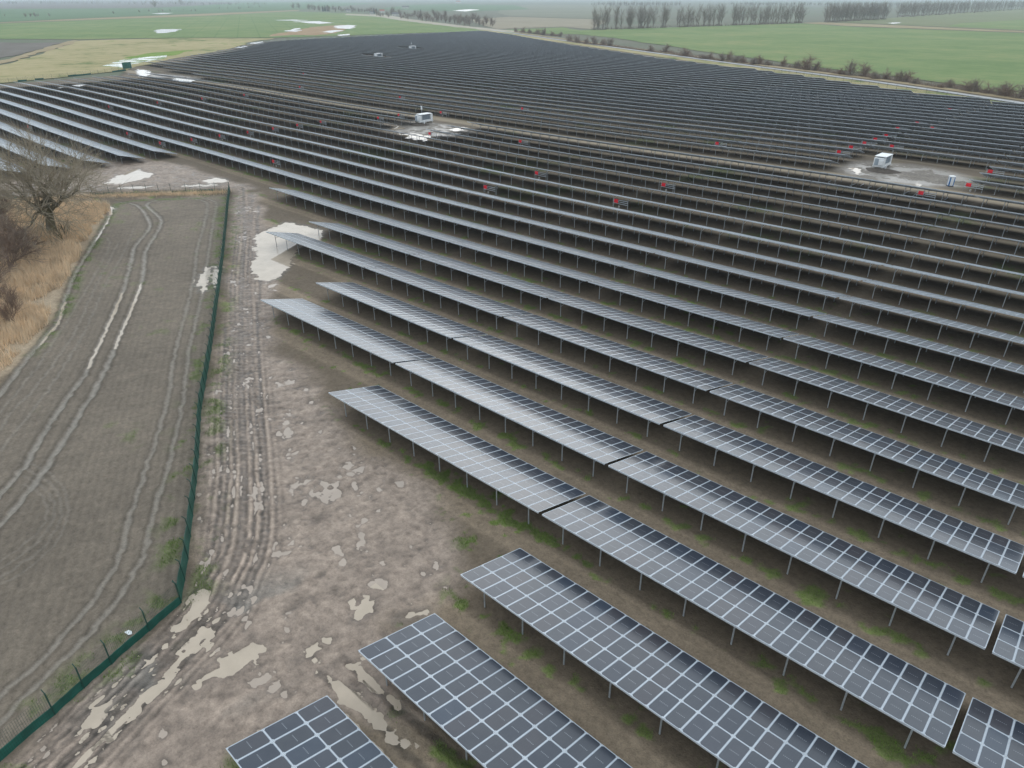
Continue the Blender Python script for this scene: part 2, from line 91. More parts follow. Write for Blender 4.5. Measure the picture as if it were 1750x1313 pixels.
FARTREES = [((-2049.42,528.8),5.83),((-1957.21,543.63),10.19),((-1947.59,552.28),10.18),((-1913.53,550.31),12.27),((-1991.94,580.42),8.15),((-1973.13,597.32),8.15),((-2185.75,815.12),8.16),((-2291.87,924.78),7.29),((-2357.38,980.04),9.07),((-2335.4,999.6),7.56),((-2372.9,1026.26),9.24),((-2402.47,1062.33),7.85),((-2470.8,1133.89),5.72),((-2354.1,1105.3),7.06),((-2344.7,1113.65),7.84),((-2720.14,1382.66),7.44),((-2697.75,1402.39),8.36),((-2668.99,1427.74),9.29),((-2662.6,1433.37),7.43),((-2770.18,1524.97),8.76),((-2760.12,1533.82),5.84),((-2879.93,1633.68),10.23),((-3196.98,1355.66),32.71),((-4207.74,1924.65),33.02),((-2517.5,1561.27),25.87),((-2501.59,1575.29),24.03)]
WOOD = [((-2315.26,1491.12),19.48),((-2333.11,1507.33),20.79),((-2300.42,1496.81),21.82),((-2138.02,1397.57),16.51),((-2283.73,1496.69),16.94),((-2210.78,1461.96),16.43),((-2077.92,1376.37),20.05),((-2155.54,1441.11),15.56),((-2092.41,1398.85),19.26),((-2182.01,1474.47),15.98),((-2086.56,1410.87),19.86),((-1967.9,1339.21),19.18),((-2099.16,1441.36),20.16),((-1897.36,1310.16),10.35),((-2059.54,1422.47),16.04),((-2086.92,1452.98),17.49),((-1939.97,1359.6),15.15),((-1914.95,1348.32),11.01),((-2029.78,1436.28),12.06),((-1965.09,1400.61),13.88),((-1900.31,1357.64),11.48),((-1997.19,1437.99),19.93),((-1838.01,1326.27),14.85),((-1918.4,1394.23),13.85),((-1852.81,1356.37),14.98),((-1826.8,1340.37),11.62),((-1805.41,1333.65),14.73),((-1807.37,1343.09),11.77),((-1767.58,1323.48),16.05),((-1800.05,1355.13),12.98),((-1764.17,1328.01),15.36),((-1778.44,1347.11),18.21),((-1679.38,1279.42),19.78),((-1475.9,1130.9),19.22),((-1460.8,1126.24),11.95),((-1396.02,1081.2),9.91),((-1412.4,1100.06),9.78),((-1468.36,1155.3),13.07),((-1337.31,1055.66),13.95),((-1465.87,1164.62),19.67),((-1556.88,1245.12),21.91),((-1547.05,1243.36),11.38),((-1382.38,1123.35),19.46),((-1234.27,1006.09),13.16),((-1288.63,1055.69),9.83),((-1250.96,1031.08),16.25),((-1191.54,988.68),14.14),((-1294.99,1082.95),11.31),((-1328.52,1115.59),10.93),((-1332.34,1124.95),16.57),((-1158.29,986.16),19.51),((-1166.76,996.97),19.84),((-1101.95,947.61),10.35),((-1085.48,942.04),20.01),((-1103.22,962.82),14.4),((-1059.98,929.98),15.52),((-1039.54,917.05),12.22),((-1199.9,1063.61),21.61),((-1054.42,941.66),12.13),((-1080.69,968.52),19.89),((-1073.8,969.18),14.67),((-1107.01,1008.26),20.79),((-1003.8,915.07),17.81),((-978.59,899.92),12.33),((-1030.64,951.84),12.88),((-977.3,911.08),16.87),((-931.65,875.08),17.73),((-899.43,849.88),16.78),((-952.83,902.62),17.97),((-883.3,843.93),16.8),((-961.84,924.1),17.01),((-900.42,867.78),11.15),((-852.94,826.13),17.95),((-960.16,937.47),19.77),((-926.41,912.52),19.36),((-859.56,852.09),12.24),((-923.85,917.25),15.12),((-832.74,835.03),11.56),((-892.45,900.88),17.04),((-895.71,906.33),12.21),((-850.92,869.46),9.74),((-828.53,850.15),15.83)]
CONIFERS = [((-2013.21,1346.06),15.31),((-2007.98,1350.71),18.36),((-2001.44,1356.52),18.36),((-1672.63,1273.56),13.49),((-1666.9,1278.68),13.49),((-1350.08,1156.93),15.0)]
HOUSES = [((-1884.0,1343.71),'dark'),((-1778.04,1382.65),'red'),((-1453.89,1172.62),'white'),((-1649.03,1248.05),'white2'),((-2323.06,1918.1),'white3'),((-4051.27,3820.6),'redfar')]
STATIONS = [(-202.35,170.59),(-54.67,197.28),(-457.59,347.67),(-506.26,421.1)]
TOILET = (-37.22,189.54)
SCREEN = (-504.44,188.44)
POLE = (-208.13,174.25)
TREE = (-154.5,36.61)
BROWNTREES = [(-136.73,24.63),(-156.62,26.73),(-112.06,18.66),(-123.37,19.83),(-137.68,19.86),(-143.4,28.43),(-164.93,31.33)]
INVERTERS = [(6,-290.13),(10,-318.59),(8,-254.35),(8,-229.77),(12,-316.7),(9,-228.23),(14,-315.38),(10,-228.21),(11,-227.18),(12,-227.09),(16,-313.37),(13,-226.87),(14,-226.46),(19,-320.3),(23,-374.72),(9,-180.24),(16,-217.66),(17,-217.32),(18,-209.85),(15,-179.08),(20,-256.5),(21,-193.47),(16,-148.17),(13,-117.58),(19,-100.35),(20,-68.8),(21,-68.89),(22,-68.42),(23,-68.45),(24,-68.32),(26,-70.61),(28,-69.92),(27,-62.75),(22,-60.9),(33,-71.33),(20,-32.63),(18,-32.99),(17,-38.86),(14,-86.34),(12,-86.69),(11,-117.49)]
# ------------------------------------------------------------------ terrain
_cx = np.arange(-480, 61, 45.0)
_cy = np.arange(0, 241, 40.0)
TERR_C = np.array([(a, b) for a in _cx for b in _cy])
TERR_W = np.array(TERR)


def TZ(x, y):
    """height of the ground (gentle swells under the solar park)"""
    x = np.asarray(x, float); y = np.asarray(y, float)
    z = np.full(np.broadcast(x, y).shape, 0.2)
    for (cx, cy), wgt in zip(TERR_C, TERR_W):
        z = z + wgt * np.exp(-((x - cx) ** 2 + (y - cy) ** 2) / 4050.0)
    return z


def T1(x, y):
    return 0.2 + float(np.dot(TERR_W, np.exp(-((TERR_C[:, 0] - x) ** 2 + (TERR_C[:, 1] - y) ** 2) / 4050.0)))


def vnoise(x, y, scale, seed):
    rs = np.random.RandomState(seed)
    G = rs.rand(256, 256)
    u = x / scale; v = y / scale
    iu = np.floor(u).astype(int); iv = np.floor(v).astype(int)
    fu = u - iu; fv = v - iv
    fu = fu * fu * (3 - 2 * fu); fv = fv * fv * (3 - 2 * fv)
    a = G[iu % 256, iv % 256]; b = G[(iu + 1) % 256, iv % 256]
    c = G[iu % 256, (iv + 1) % 256]; d = G[(iu + 1) % 256, (iv + 1) % 256]
    return (a * (1 - fu) + b * fu) * (1 - fv) + (c * (1 - fu) + d * fu) * fv


def fbm(x, y, scale, seed, octv=4):
    s = 0; amp = 1; tot = 0
    for o in range(octv):
        s = s + amp * vnoise(x + 17.3 * o, y - 9.1 * o, scale / 2 ** o, seed + o)
        tot += amp; amp *= 0.55
    return s / tot


def inside(x, y, poly):
    n = len(poly); res = np.zeros(x.shape, bool)
    j = n - 1
    for i in range(n):
        xi, yi = poly[i]; xj, yj = poly[j]
        if yi != yj:
            c = ((yi > y) != (yj > y)) & (x < (xj - xi) * (y - yi) / (yj - yi) + xi)
            res ^= c
        j = i
    return res


def dist_line(x, y, pts, closed=False):
    d = np.full(x.shape, 1e9)
    P = list(pts) + ([pts[0]] if closed else [])
    for (x0, y0), (x1, y1) in zip(P[:-1], P[1:]):
        dx, dy = x1 - x0, y1 - y0
        l2 = dx * dx + dy * dy + 1e-12
        t = np.clip(((x - x0) * dx + (y - y0) * dy) / l2, 0, 1)
        d = np.minimum(d, np.hypot(x - x0 - t * dx, y - y0 - t * dy))
    return d


def sdist(x, y, poly):
    d = dist_line(x, y, poly, True)
    return np.where(inside(x, y, poly), d, -d)


def smooth(a, b, v):
    t = np.clip((v - a) / (b - a), 0, 1)
    return t * t * (3 - 2 * t)


def catmull(pts, step=1.5):
    """a smooth line through the points"""
    P = [np.array(p, float) for p in pts]
    P = [2 * P[0] - P[1]] + P + [2 * P[-1] - P[-2]]
    out = []
    for i in range(1, len(P) - 2):
        p0, p1, p2, p3 = P[i - 1:i + 3]
        n = max(2, min(24, int(np.linalg.norm(p2 - p1) / step)))
        for k in range(n):
            t = k / n
            out.append(tuple(0.5 * ((2 * p1) + (p2 - p0) * t + (2 * p0 - 5 * p1 + 4 * p2 - p3) * t * t + (3 * p1 - p0 - 3 * p2 + p3) * t ** 3)))
    out.append(tuple(P[-2]))
    return out


def row_y(k):
    return 16.29 + 9.2 * k + (5.0 if k >= 18 else 0.0)


# ------------------------------------------------------------------ object helpers
def mesh(name, verts, faces, mats=(), mi=None, uv=None, smooth_=False):
    me = bpy.data.meshes.new(name)
    me.from_pydata([tuple(v) for v in verts], [], [tuple(f) for f in faces])
    for m in mats:
        me.materials.append(m)
    if mi is not None:
        me.polygons.foreach_set('material_index', np.array(mi, np.int32))
    if uv is not None:
        l = me.uv_layers.new(name='UVMap')
        l.data.foreach_set('uv', np.array(uv, np.float32).ravel())
    if smooth_:
        me.polygons.foreach_set('use_smooth', np.ones(len(me.polygons), bool))
    me.update()
    return me


def link(name, data, parent=None, loc=(0, 0, 0), rot=(0, 0, 0), scale=None):
    o = bpy.data.objects.new(name, data)
    COL.objects.link(o)
    o.location = loc
    o.rotation_euler = rot
    if scale is not None:
        o.scale = scale
    if parent is not None:
        o.parent = parent
    return o


def tag(o, label=None, cat=None, group=None, kind=None):
    if label: o['label'] = label
    if cat: o['category'] = cat
    if group: o['group'] = group
    if kind: o['kind'] = kind
    return o


def thing(name, label, cat, loc, rz=0.0, group=None, rot=None):
    o = link(name, None, None, loc, rot if rot else (0, 0, rz))
    o.empty_display_size = 0.3
    return tag(o, label, cat, group)


class MB:
    """collects boxes, bars and tubes for one mesh"""
    def __init__(s):
        s.v = []; s.f = []; s.m = []

    def add(s, v, f, m=0):
        b = len(s.v)
        s.v += [tuple(p) for p in v]
        s.f += [tuple(i + b for i in q) for q in f]
        s.m += [m] * len(f)
        return s

    def box(s, x0, x1, y0, y1, z0, z1, m=0):
        v = [(x0, y0, z0), (x1, y0, z0), (x1, y1, z0), (x0, y1, z0), (x0, y0, z1), (x1, y0, z1), (x1, y1, z1), (x0, y1, z1)]
        f = [(3, 2, 1, 0), (4, 5, 6, 7), (0, 1, 5, 4), (1, 2, 6, 5), (2, 3, 7, 6), (3, 0, 4, 7)]
        return s.add(v, f, m)

    def bevbox(s, x0, x1, y0, y1, z0, z1, b, m=0):
        """a box with chamfered vertical and top edges"""
        def ring(i, z):
            return [(x0 + b + i, y0 + i, z), (x1 - b - i, y0 + i, z), (x1 - i, y0 + b + i, z), (x1 - i, y1 - b - i, z),
                    (x1 - b - i, y1 - i, z), (x0 + b + i, y1 - i, z), (x0 + i, y1 - b - i, z), (x0 + i, y0 + b + i, z)]
        v = ring(0, z0) + ring(0, z1 - b) + ring(b * 0.7, z1)
        f = []
        for r in range(2):
            for i in range(8):
                j = (i + 1) % 8
                f.append((r * 8 + i, r * 8 + j, r * 8 + 8 + j, r * 8 + 8 + i))
        f.append(tuple(range(16, 24)))
        f.append(tuple(range(7, -1, -1)))
        return s.add(v, f, m)

    def bar(s, a, b, wd, ht=None, m=0):
        a = np.array(a, float); b = np.array(b, float); ht = ht or wd
        d = (b - a); d /= np.linalg.norm(d)
        up = np.array([0, 0, 1.0]) if abs(d[2]) < 0.95 else np.array([1.0, 0, 0])
        r = np.cross(d, up); r /= np.linalg.norm(r); u = np.cross(r, d)
        v = []
        for p in (a, b):
            for sx, sz in ((-1, -1), (1, -1), (1, 1), (-1, 1)):
                v.append(p + r * sx * wd / 2 + u * sz * ht / 2)
        return s.add(v, [(0, 1, 2, 3), (7, 6, 5, 4), (0, 4, 5, 1), (1, 5, 6, 2), (2, 6, 7, 3), (3, 7, 4, 0)], m)

    def tube(s, pts, rads, n=5, m=0):
        b = len(s.v); rings = len(pts)
        prev = None
        for i, p in enumerate(pts):
            p = np.array(p, float)
            q = np.array(pts[min(i + 1, rings - 1)], float) - np.array(pts[max(i - 1, 0)], float)
            q /= (np.linalg.norm(q) + 1e-9)
            if prev is None:
                a = np.array([0, 0, 1.0]) if abs(q[2]) < 0.9 else np.array([1.0, 0, 0])
            else:
                a = prev
            r = np.cross(q, a); r /= (np.linalg.norm(r) + 1e-9); u = np.cross(r, q); prev = u
            for k in range(n):
                t = 2 * math.pi * k / n
                s.v.append(tuple(p + (r * math.cos(t) + u * math.sin(t)) * rads[i]))
        for i in range(rings - 1):
            for k in range(n):
                k2 = (k + 1) % n
                s.f.append((b + i * n + k, b + i * n + k2, b + (i + 1) * n + k2, b + (i + 1) * n + k)); s.m.append(m)
        return s

    def spike(s, a, b, r, m=0):
        a = np.array(a, float); b = np.array(b, float)
        d = b - a; d /= (np.linalg.norm(d) + 1e-9)
        up = np.array([0, 0, 1.0]) if abs(d[2]) < 0.9 else np.array([1.0, 0, 0])
        q = np.cross(d, up); q /= np.linalg.norm(q); u = np.cross(q, d)
        c = [a + (q * math.cos(t) + u * math.sin(t)) * r for t in (0, 2.094, 4.189)]
        return s.add(c + [b], [(0, 1, 3), (1, 2, 3), (2, 0, 3)], m)

    def mesh(s, name, mats, sm=False):
        return mesh(name, s.v, s.f, mats if isinstance(mats, (list, tuple)) else [mats], s.m, smooth_=sm)

    def build(s, name, mats, parent=None, loc=(0, 0, 0), rot=(0, 0, 0), sm=False):
        return link(name, s.mesh(name, mats, sm), parent, loc, rot)


# ------------------------------------------------------------------ materials
def mat(name):
    m = bpy.data.materials.new(name)
    m.use_nodes = True
    t = m.node_tree
    return m, t, t.nodes['Principled BSDF']


def N(t, typ, **kw):
    n = t.nodes.new(typ)
    for k, v in kw.items():
        if k in n.inputs.keys() if hasattr(n.inputs, 'keys') else False:
            n.inputs[k].default_value = v
        else:
            setattr(n, k, v)
    return n


def math_(t, op, a, b=None, c=None):
    n = t.nodes.new('ShaderNodeMath'); n.operation = op
    for i, v in enumerate((a, b, c)):
        if v is None: continue
        if isinstance(v, (int, float)): n.inputs[i].default_value = v
        else: t.links.new(v, n.inputs[i])
    return n.outputs[0]


def noise_(t, vec, scale, detail=4, rough=0.55):
    n = t.nodes.new('ShaderNodeTexNoise')
    n.inputs['Scale'].default_value = scale
    n.inputs['Detail'].default_value = detail
    n.inputs['Roughness'].default_value = rough
    if vec is not None: t.links.new(vec, n.inputs['Vector'])
    return n.outputs['Fac']


def ramp_(t, fac, stops):
    n = t.nodes.new('ShaderNodeValToRGB')
    e = n.color_ramp.elements
    while len(e) < len(stops): e.new(0.5)
    for el, (p, c) in zip(e, stops):
        el.position = p; el.color = (*c, 1)
    t.links.new(fac, n.inputs['Fac'])
    return n.outputs['Color']


def mixc(t, fac, a, b, blend='MIX'):
    n = t.nodes.new('ShaderNodeMix'); n.data_type = 'RGBA'; n.blend_type = blend
    for idx, v in ((0, fac), (6, a), (7, b)):
        if isinstance(v, (int, float)): n.inputs[idx].default_value = v
        elif isinstance(v, tuple): n.inputs[idx].default_value = (*v, 1)
        else: t.links.new(v, n.inputs[idx])
    return n.outputs[2]


def pos_(t):
    return t.nodes.new('ShaderNodeNewGeometry').outputs['Position']


def bump_(t, b, h, dist, strength=1.0):
    n = t.nodes.new('ShaderNodeBump')
    n.inputs['Distance'].default_value = dist
    n.inputs['Strength'].default_value = strength
    t.links.new(h, n.inputs['Height'])
    t.links.new(n.outputs[0], b.inputs['Normal'])


def simple(name, col, rough=0.6, metal=0.0, var=0.12, scale=3.0, spec=None):
    m, t, b = mat(name)
    n = noise_(t, pos_(t), scale, 4)
    lo = tuple(c * (1 - var) for c in col); hi = tuple(min(1, c * (1 + var)) for c in col)
    t.links.new(ramp_(t, n, [(0.3, lo), (0.7, hi)]), b.inputs['Base Color'])
    b.inputs['Roughness'].default_value = rough
    b.inputs['Metallic'].default_value = metal
    if spec is not None: b.inputs['Specular IOR Level'].default_value = spec
    return m


def rand_(t):
    """one number per module: object random plus island random"""
    o = t.nodes.new('ShaderNodeObjectInfo').outputs['Random']
    g = t.nodes.new('ShaderNodeNewGeometry').outputs['Random Per Island']
    return math_(t, 'FRACT', math_(t, 'ADD', o, g))


def glass_cells(name, far=False):
    m, t, b = mat(name)
    uv = t.nodes.new('ShaderNodeUVMap').outputs[0]
    sx = t.nodes.new('ShaderNodeSeparateXYZ'); t.links.new(uv, sx.inputs[0])
    x, y = sx.outputs[0], sx.outputs[1]
    r = rand_(t)
    base = ramp_(t, r, [(0.0, (0.016, 0.024, 0.043)), (0.45, (0.024, 0.030, 0.044)), (0.75, (0.036, 0.034, 0.045)), (1.0, (0.018, 0.034, 0.062))])
    if far:
        fx = math_(t, 'FRACT', math_(t, 'DIVIDE', x, 1.155)); fy = math_(t, 'FRACT', math_(t, 'DIVIDE', y, 2.258))
        ex = math_(t, 'GREATER_THAN', math_(t, 'ABSOLUTE', math_(t, 'SUBTRACT', fx, 0.5)), 0.447)
        ey = math_(t, 'GREATER_THAN', math_(t, 'ABSOLUTE', math_(t, 'SUBTRACT', fy, 0.5)), 0.472)
        e = math_(t, 'MAXIMUM', ex, ey)
        base = mixc(t, e, base, (0.42, 0.46, 0.52))
    else:
        # the gap between the two halves of each half-cut module, and the cell grid
        mid = math_(t, 'LESS_THAN', math_(t, 'ABSOLUTE', math_(t, 'SUBTRACT', y, 1.125)), 0.028)
        dash = math_(t, 'GREATER_THAN', math_(t, 'FRACT', math_(t, 'MULTIPLY', x, 9.5)), 0.42)
        part = math_(t, 'LESS_THAN', math_(t, 'ABSOLUTE', math_(t, 'SUBTRACT', x, 0.57)), 0.30)
        mask = math_(t, 'MULTIPLY', math_(t, 'MULTIPLY', mid, dash), part)
        cy = math_(t, 'LESS_THAN', math_(t, 'FRACT', math_(t, 'MULTIPLY', y, 11.0)), 0.035)
        cx = math_(t, 'LESS_THAN', math_(t, 'FRACT', math_(t, 'MULTIPLY', x, 5.5)), 0.02)
        base = mixc(t, math_(t, 'MULTIPLY', math_(t, 'MAXIMUM', cx, cy), 0.35), base, (0.10, 0.11, 0.13))
        base = mixc(t, math_(t, 'MULTIPLY', mask, 0.75), base, (0.26, 0.28, 0.31))
    dust = noise_(t, pos_(t), 0.9, 5, 0.6)
    base = mixc(t, math_(t, 'MULTIPLY', dust, 0.08), base, (0.45, 0.44, 0.43))
    t.links.new(base, b.inputs['Base Color'])
    b.inputs['IOR'].default_value = 1.45
    b.inputs['Sheen Weight'].default_value = 1.0
    b.inputs['Coat Weight'].default_value = 1.0
    b.inputs['Coat IOR'].default_value = 1.19
    b.inputs['Coat Roughness'].default_value = 0.5
    b.inputs['Specular Tint'].default_value = (0.80, 0.90, 1.0, 1)
    b.inputs['Sheen Roughness'].default_value = 0.16
    b.inputs['Sheen Tint'].default_value = (0.86, 0.93, 1.0, 1)
    t.links.new(math_(t, 'ADD', math_(t, 'MULTIPLY', dust, 0.08), 0.13), b.inputs['Roughness'])
    return m


M = {}
M['cells'] = glass_cells('solar_cells')
M['cells_far'] = glass_cells('solar_cells_far', True)
M['border'] = simple('module_border', (0.325, 0.375, 0.44), 0.30, 0.0, 0.06)
M['frame'] = simple('anodised_frame', (0.58, 0.62, 0.66), 0.42, 0.1, 0.06)
M['under'] = simple('module_backside', (0.022, 0.044, 0.098), 0.30, 0.0, 0.2)
M['galv'] = simple('galvanised_steel', (0.40, 0.42, 0.43), 0.5, 0.35, 0.15, 6)
M['rack'] = simple('zinc_rack', (0.60, 0.63, 0.66), 0.45, 0.2, 0.12, 5)
M['red'] = simple('red_housing', (0.78, 0.02, 0.035), 0.4, 0, 0.06)
M['white'] = simple('white_paint', (0.78, 0.79, 0.79), 0.4, 0, 0.04)
M['fins'] = simple('grey_radiator', (0.33, 0.38, 0.43), 0.45, 0.1, 0.08)
M['dark'] = simple('dark_gap', (0.03, 0.03, 0.035), 0.6)
M['blue'] = simple('blue_plastic', (0.02, 0.16, 0.42), 0.4)
M['concrete'] = simple('concrete', (0.42, 0.40, 0.37), 0.85, 0, 0.15)
M['green_fence'] = simple('green_fence', (0.012, 0.105, 0.078), 0.55, 0, 0.3, 1.2)
M['green_wire'] = simple('green_wire', (0.012, 0.06, 0.045), 0.5, 0, 0.1)
M['bark'] = None
M['asphalt'] = simple('asphalt', (0.42, 0.42, 0.42), 0.8, 0, 0.1, 0.4)
M['wall'] = simple('house_wall', (0.62, 0.60, 0.56), 0.8, 0, 0.05, 0.3)
M['roof_red'] = simple('red_roof', (0.36, 0.10, 0.06), 0.8, 0, 0.2, 1)
M['roof_grey'] = simple('grey_roof', (0.16, 0.15, 0.15), 0.8, 0, 0.2, 1)
M['pane'] = simple('window_pane', (0.04, 0.05, 0.06), 0.15)
M['conifer'] = simple('conifer_needles', (0.018, 0.045, 0.028), 0.8, 0, 0.4, 0.8)
M['reed'] = simple('dry_reed', (0.76, 0.585, 0.40), 0.85, 0, 0.3, 0.5)
M['grass'] = simple('fresh_grass', (0.115, 0.20, 0.022), 0.8, 0, 0.45, 0.35)
M['twig'] = simple('grey_twigs', (0.21, 0.17, 0.135), 0.85, 0, 0.25, 0.3)
M['twig_red'] = simple('red_brown_twigs', (0.24, 0.17, 0.125), 0.85, 0, 0.25, 0.3)
M['twig_moss'] = simple('mossy_twigs', (0.34, 0.285, 0.205), 0.85, 0, 0.3, 0.3)
M['twig_hedge'] = simple('hedge_twigs', (0.24, 0.19, 0.15), 0.85, 0, 0.3, 0.3)
M['mound'] = simple('spoil_soil', (0.075, 0.058, 0.045), 0.95, 0, 0.3, 1.2)


def bark_mat():
    m, t, b = mat('mossy_bark')
    p = pos_(t)
    n = noise_(t, p, 0.8, 5); n2 = noise_(t, p, 9, 3)
    c = ramp_(t, n, [(0.3, (0.13, 0.105, 0.075)), (0.55, (0.19, 0.165, 0.09)), (0.75, (0.21, 0.195, 0.075))])
    t.links.new(mixc(t, math_(t, 'MULTIPLY', n2, 0.5), c, (0.05, 0.045, 0.035)), b.inputs['Base Color'])
    b.inputs['Roughness'].default_value = 0.9
    bump_(t, b, n2, 0.06)
    return m


M['bark'] = bark_mat()


def field_mat(name, stops, scale=0.02, stripes=None, rough=0.95, fine=0.6):
    m, t, b = mat(name)
    p = pos_(t)
    n = noise_(t, p, scale, 6, 0.6)
    n2 = noise_(t, p, fine, 4, 0.6)
    n3 = noise_(t, p, scale * 6, 4, 0.6)
    v = math_(t, 'ADD', math_(t, 'ADD', math_(t, 'MULTIPLY', n, 0.7), math_(t, 'MULTIPLY', n2, 0.3)), math_(t, 'MULTIPLY', math_(t, 'SUBTRACT', n3, 0.5), 0.45))
    if stripes:
        ang, period, amp = stripes
        s = t.nodes.new('ShaderNodeSeparateXYZ'); t.links.new(p, s.inputs[0])
        q = math_(t, 'ADD', math_(t, 'MULTIPLY', s.outputs[0], math.cos(ang)), math_(t, 'MULTIPLY', s.outputs[1], math.sin(ang)))
        f = math_(t, 'FRACT', math_(t, 'DIVIDE', q, period))
        line = math_(t, 'LESS_THAN', math_(t, 'ABSOLUTE', math_(t, 'SUBTRACT', f, 0.5)), 0.035)
        v = math_(t, 'SUBTRACT', v, math_(t, 'MULTIPLY', line, amp))
        wob = noise_(t, p, 0.004, 3)
        v = math_(t, 'ADD', v, math_(t, 'MULTIPLY', math_(t, 'SUBTRACT', wob, 0.5), 0.25))
    t.links.new(ramp_(t, v, stops), b.inputs['Base Color'])
    b.inputs['Roughness'].default_value = rough
    b.inputs['Specular IOR Level'].default_value = 0.15
    return m


G1, G2, G3 = (0.125, 0.20, 0.06), (0.18, 0.245, 0.085), (0.26, 0.275, 0.11)
M['green'] = field_mat('winter_wheat', [(0.3, G1), (0.5, G2), (0.7, G3)], 0.012, (1.073, 24.0, 0.12))
M['green2'] = field_mat('far_green', [(0.3, (0.09, 0.155, 0.07)), (0.7, (0.13, 0.21, 0.10))], 0.004)
M['green3'] = field_mat('pale_green', [(0.3, (0.15, 0.18, 0.075)), (0.55, (0.21, 0.215, 0.11)), (0.8, (0.12, 0.17, 0.07))], 0.006)
M['meadow'] = field_mat('tan_meadow', [(0.36, (0.14, 0.19, 0.055)), (0.44, (0.36, 0.31, 0.15)), (0.6, (0.45, 0.37, 0.20)), (0.66, (0.25, 0.27, 0.09))], 0.012, None, 0.95, 0.12)
M['plough'] = field_mat('far_plough', [(0.3, (0.14, 0.12, 0.10)), (0.7, (0.21, 0.185, 0.16))], 0.02)
M['plough2'] = field_mat('far_bare_soil', [(0.3, (0.16, 0.13, 0.12)), (0.7, (0.20, 0.165, 0.155))], 0.003)
M['margin'] = field_mat('dry_margin', [(0.3, (0.30, 0.23, 0.13)), (0.7, (0.42, 0.33, 0.20))], 0.03)
M['fallow'] = field_mat('fallow', [(0.3, (0.26, 0.22, 0.15)), (0.7, (0.36, 0.31, 0.22))], 0.008)
M['pale'] = field_mat('pale_field', [(0.3, (0.17, 0.18, 0.12)), (0.7, (0.24, 0.235, 0.17))], 0.004)
M['reedbed'] = field_mat('reed_bed', [(0.3, (0.30, 0.19, 0.10)), (0.7, (0.45, 0.31, 0.18))], 0.05)
M['lush'] = field_mat('lush_grass', [(0.3, (0.13, 0.24, 0.03)), (0.7, (0.26, 0.33, 0.07))], 0.05)
M['sand'] = field_mat('sandy_track', [(0.3, (0.40, 0.35, 0.27)), (0.7, (0.52, 0.46, 0.37))], 0.05)
M['plain'] = field_mat('far_plain', [(0.3, (0.12, 0.145, 0.09)), (0.5, (0.17, 0.165, 0.12)), (0.7, (0.12, 0.17, 0.09))], 0.0012, None, 0.95, 0.02)


def water_mat(name, col, rough=0.03, rip=0.0):
    m, t, b = mat(name)
    n = noise_(t, pos_(t), 0.5, 4)
    t.links.new(ramp_(t, n, [(0.3, tuple(c * 0.9 for c in col)), (0.7, tuple(c * 1.1 for c in col))]), b.inputs['Base Color'])
    b.inputs['Roughness'].default_value = rough
    b.inputs['IOR'].default_value = 1.33
    if rip:
        bump_(t, b, noise_(t, pos_(t), 2.5, 3), rip)
    return m


M['water'] = water_mat('muddy_water', (0.53, 0.435, 0.34))
M['film'] = water_mat('yard_water', (0.45, 0.365, 0.30), 0.05)
M['pond'] = water_mat('clear_pond', (0.10, 0.10, 0.10), 0.2)


def flood_mat():
    m, t, b = mat('flooded_grass')
    n = noise_(t, pos_(t), 0.09, 6, 0.65)
    t.links.new(ramp_(t, n, [(0.42, (0.18, 0.27, 0.05)), (0.52, (0.25, 0.27, 0.18))]), b.inputs['Base Color'])
    t.links.new(ramp_(t, n, [(0.44, (0.9, 0.9, 0.9)), (0.53, (0.06, 0.06, 0.06))]), b.inputs['Roughness'])
    return m


M['flood'] = flood_mat()


def ground_near_mat():
    m, t, b = mat('wet_soil')
    p = pos_(t)
    c = t.nodes.new('ShaderNodeAttribute'); c.attribute_name = 'soil'
    wv = t.nodes.new('ShaderNodeAttribute'); wv.attribute_name = 'wet'
    n = noise_(t, p, 1.6, 6, 0.65); n2 = noise_(t, p, 9.0, 4, 0.6)
    k = math_(t, 'ADD', math_(t, 'MULTIPLY', n, 0.55), math_(t, 'MULTIPLY', n2, 0.45))
    n5 = noise_(t, p, 3.6, 5, 0.75)
    k = math_(t, 'ADD', math_(t, 'MULTIPLY', k, 0.6), math_(t, 'MULTIPLY', n5, 0.4))
    f = ramp_(t, k, [(0.33, (0.55, 0.54, 0.53)), (0.5, (0.98, 0.98, 0.98)), (0.66, (1.36, 1.35, 1.34))])
    t.links.new(mixc(t, 1.0, c.outputs['Color'], f, 'MULTIPLY'), b.inputs['Base Color'])
    rg = math_(t, 'SUBTRACT', 0.92, math_(t, 'MULTIPLY', wv.outputs['Fac'], math_(t, 'MULTIPLY', n, 1.05)))
    t.links.new(rg, b.inputs['Roughness'])
    b.inputs['Specular IOR Level'].default_value = 0.4
    bump_(t, b, k, 0.16, 1.0)
    return m


M['near'] = ground_near_mat()


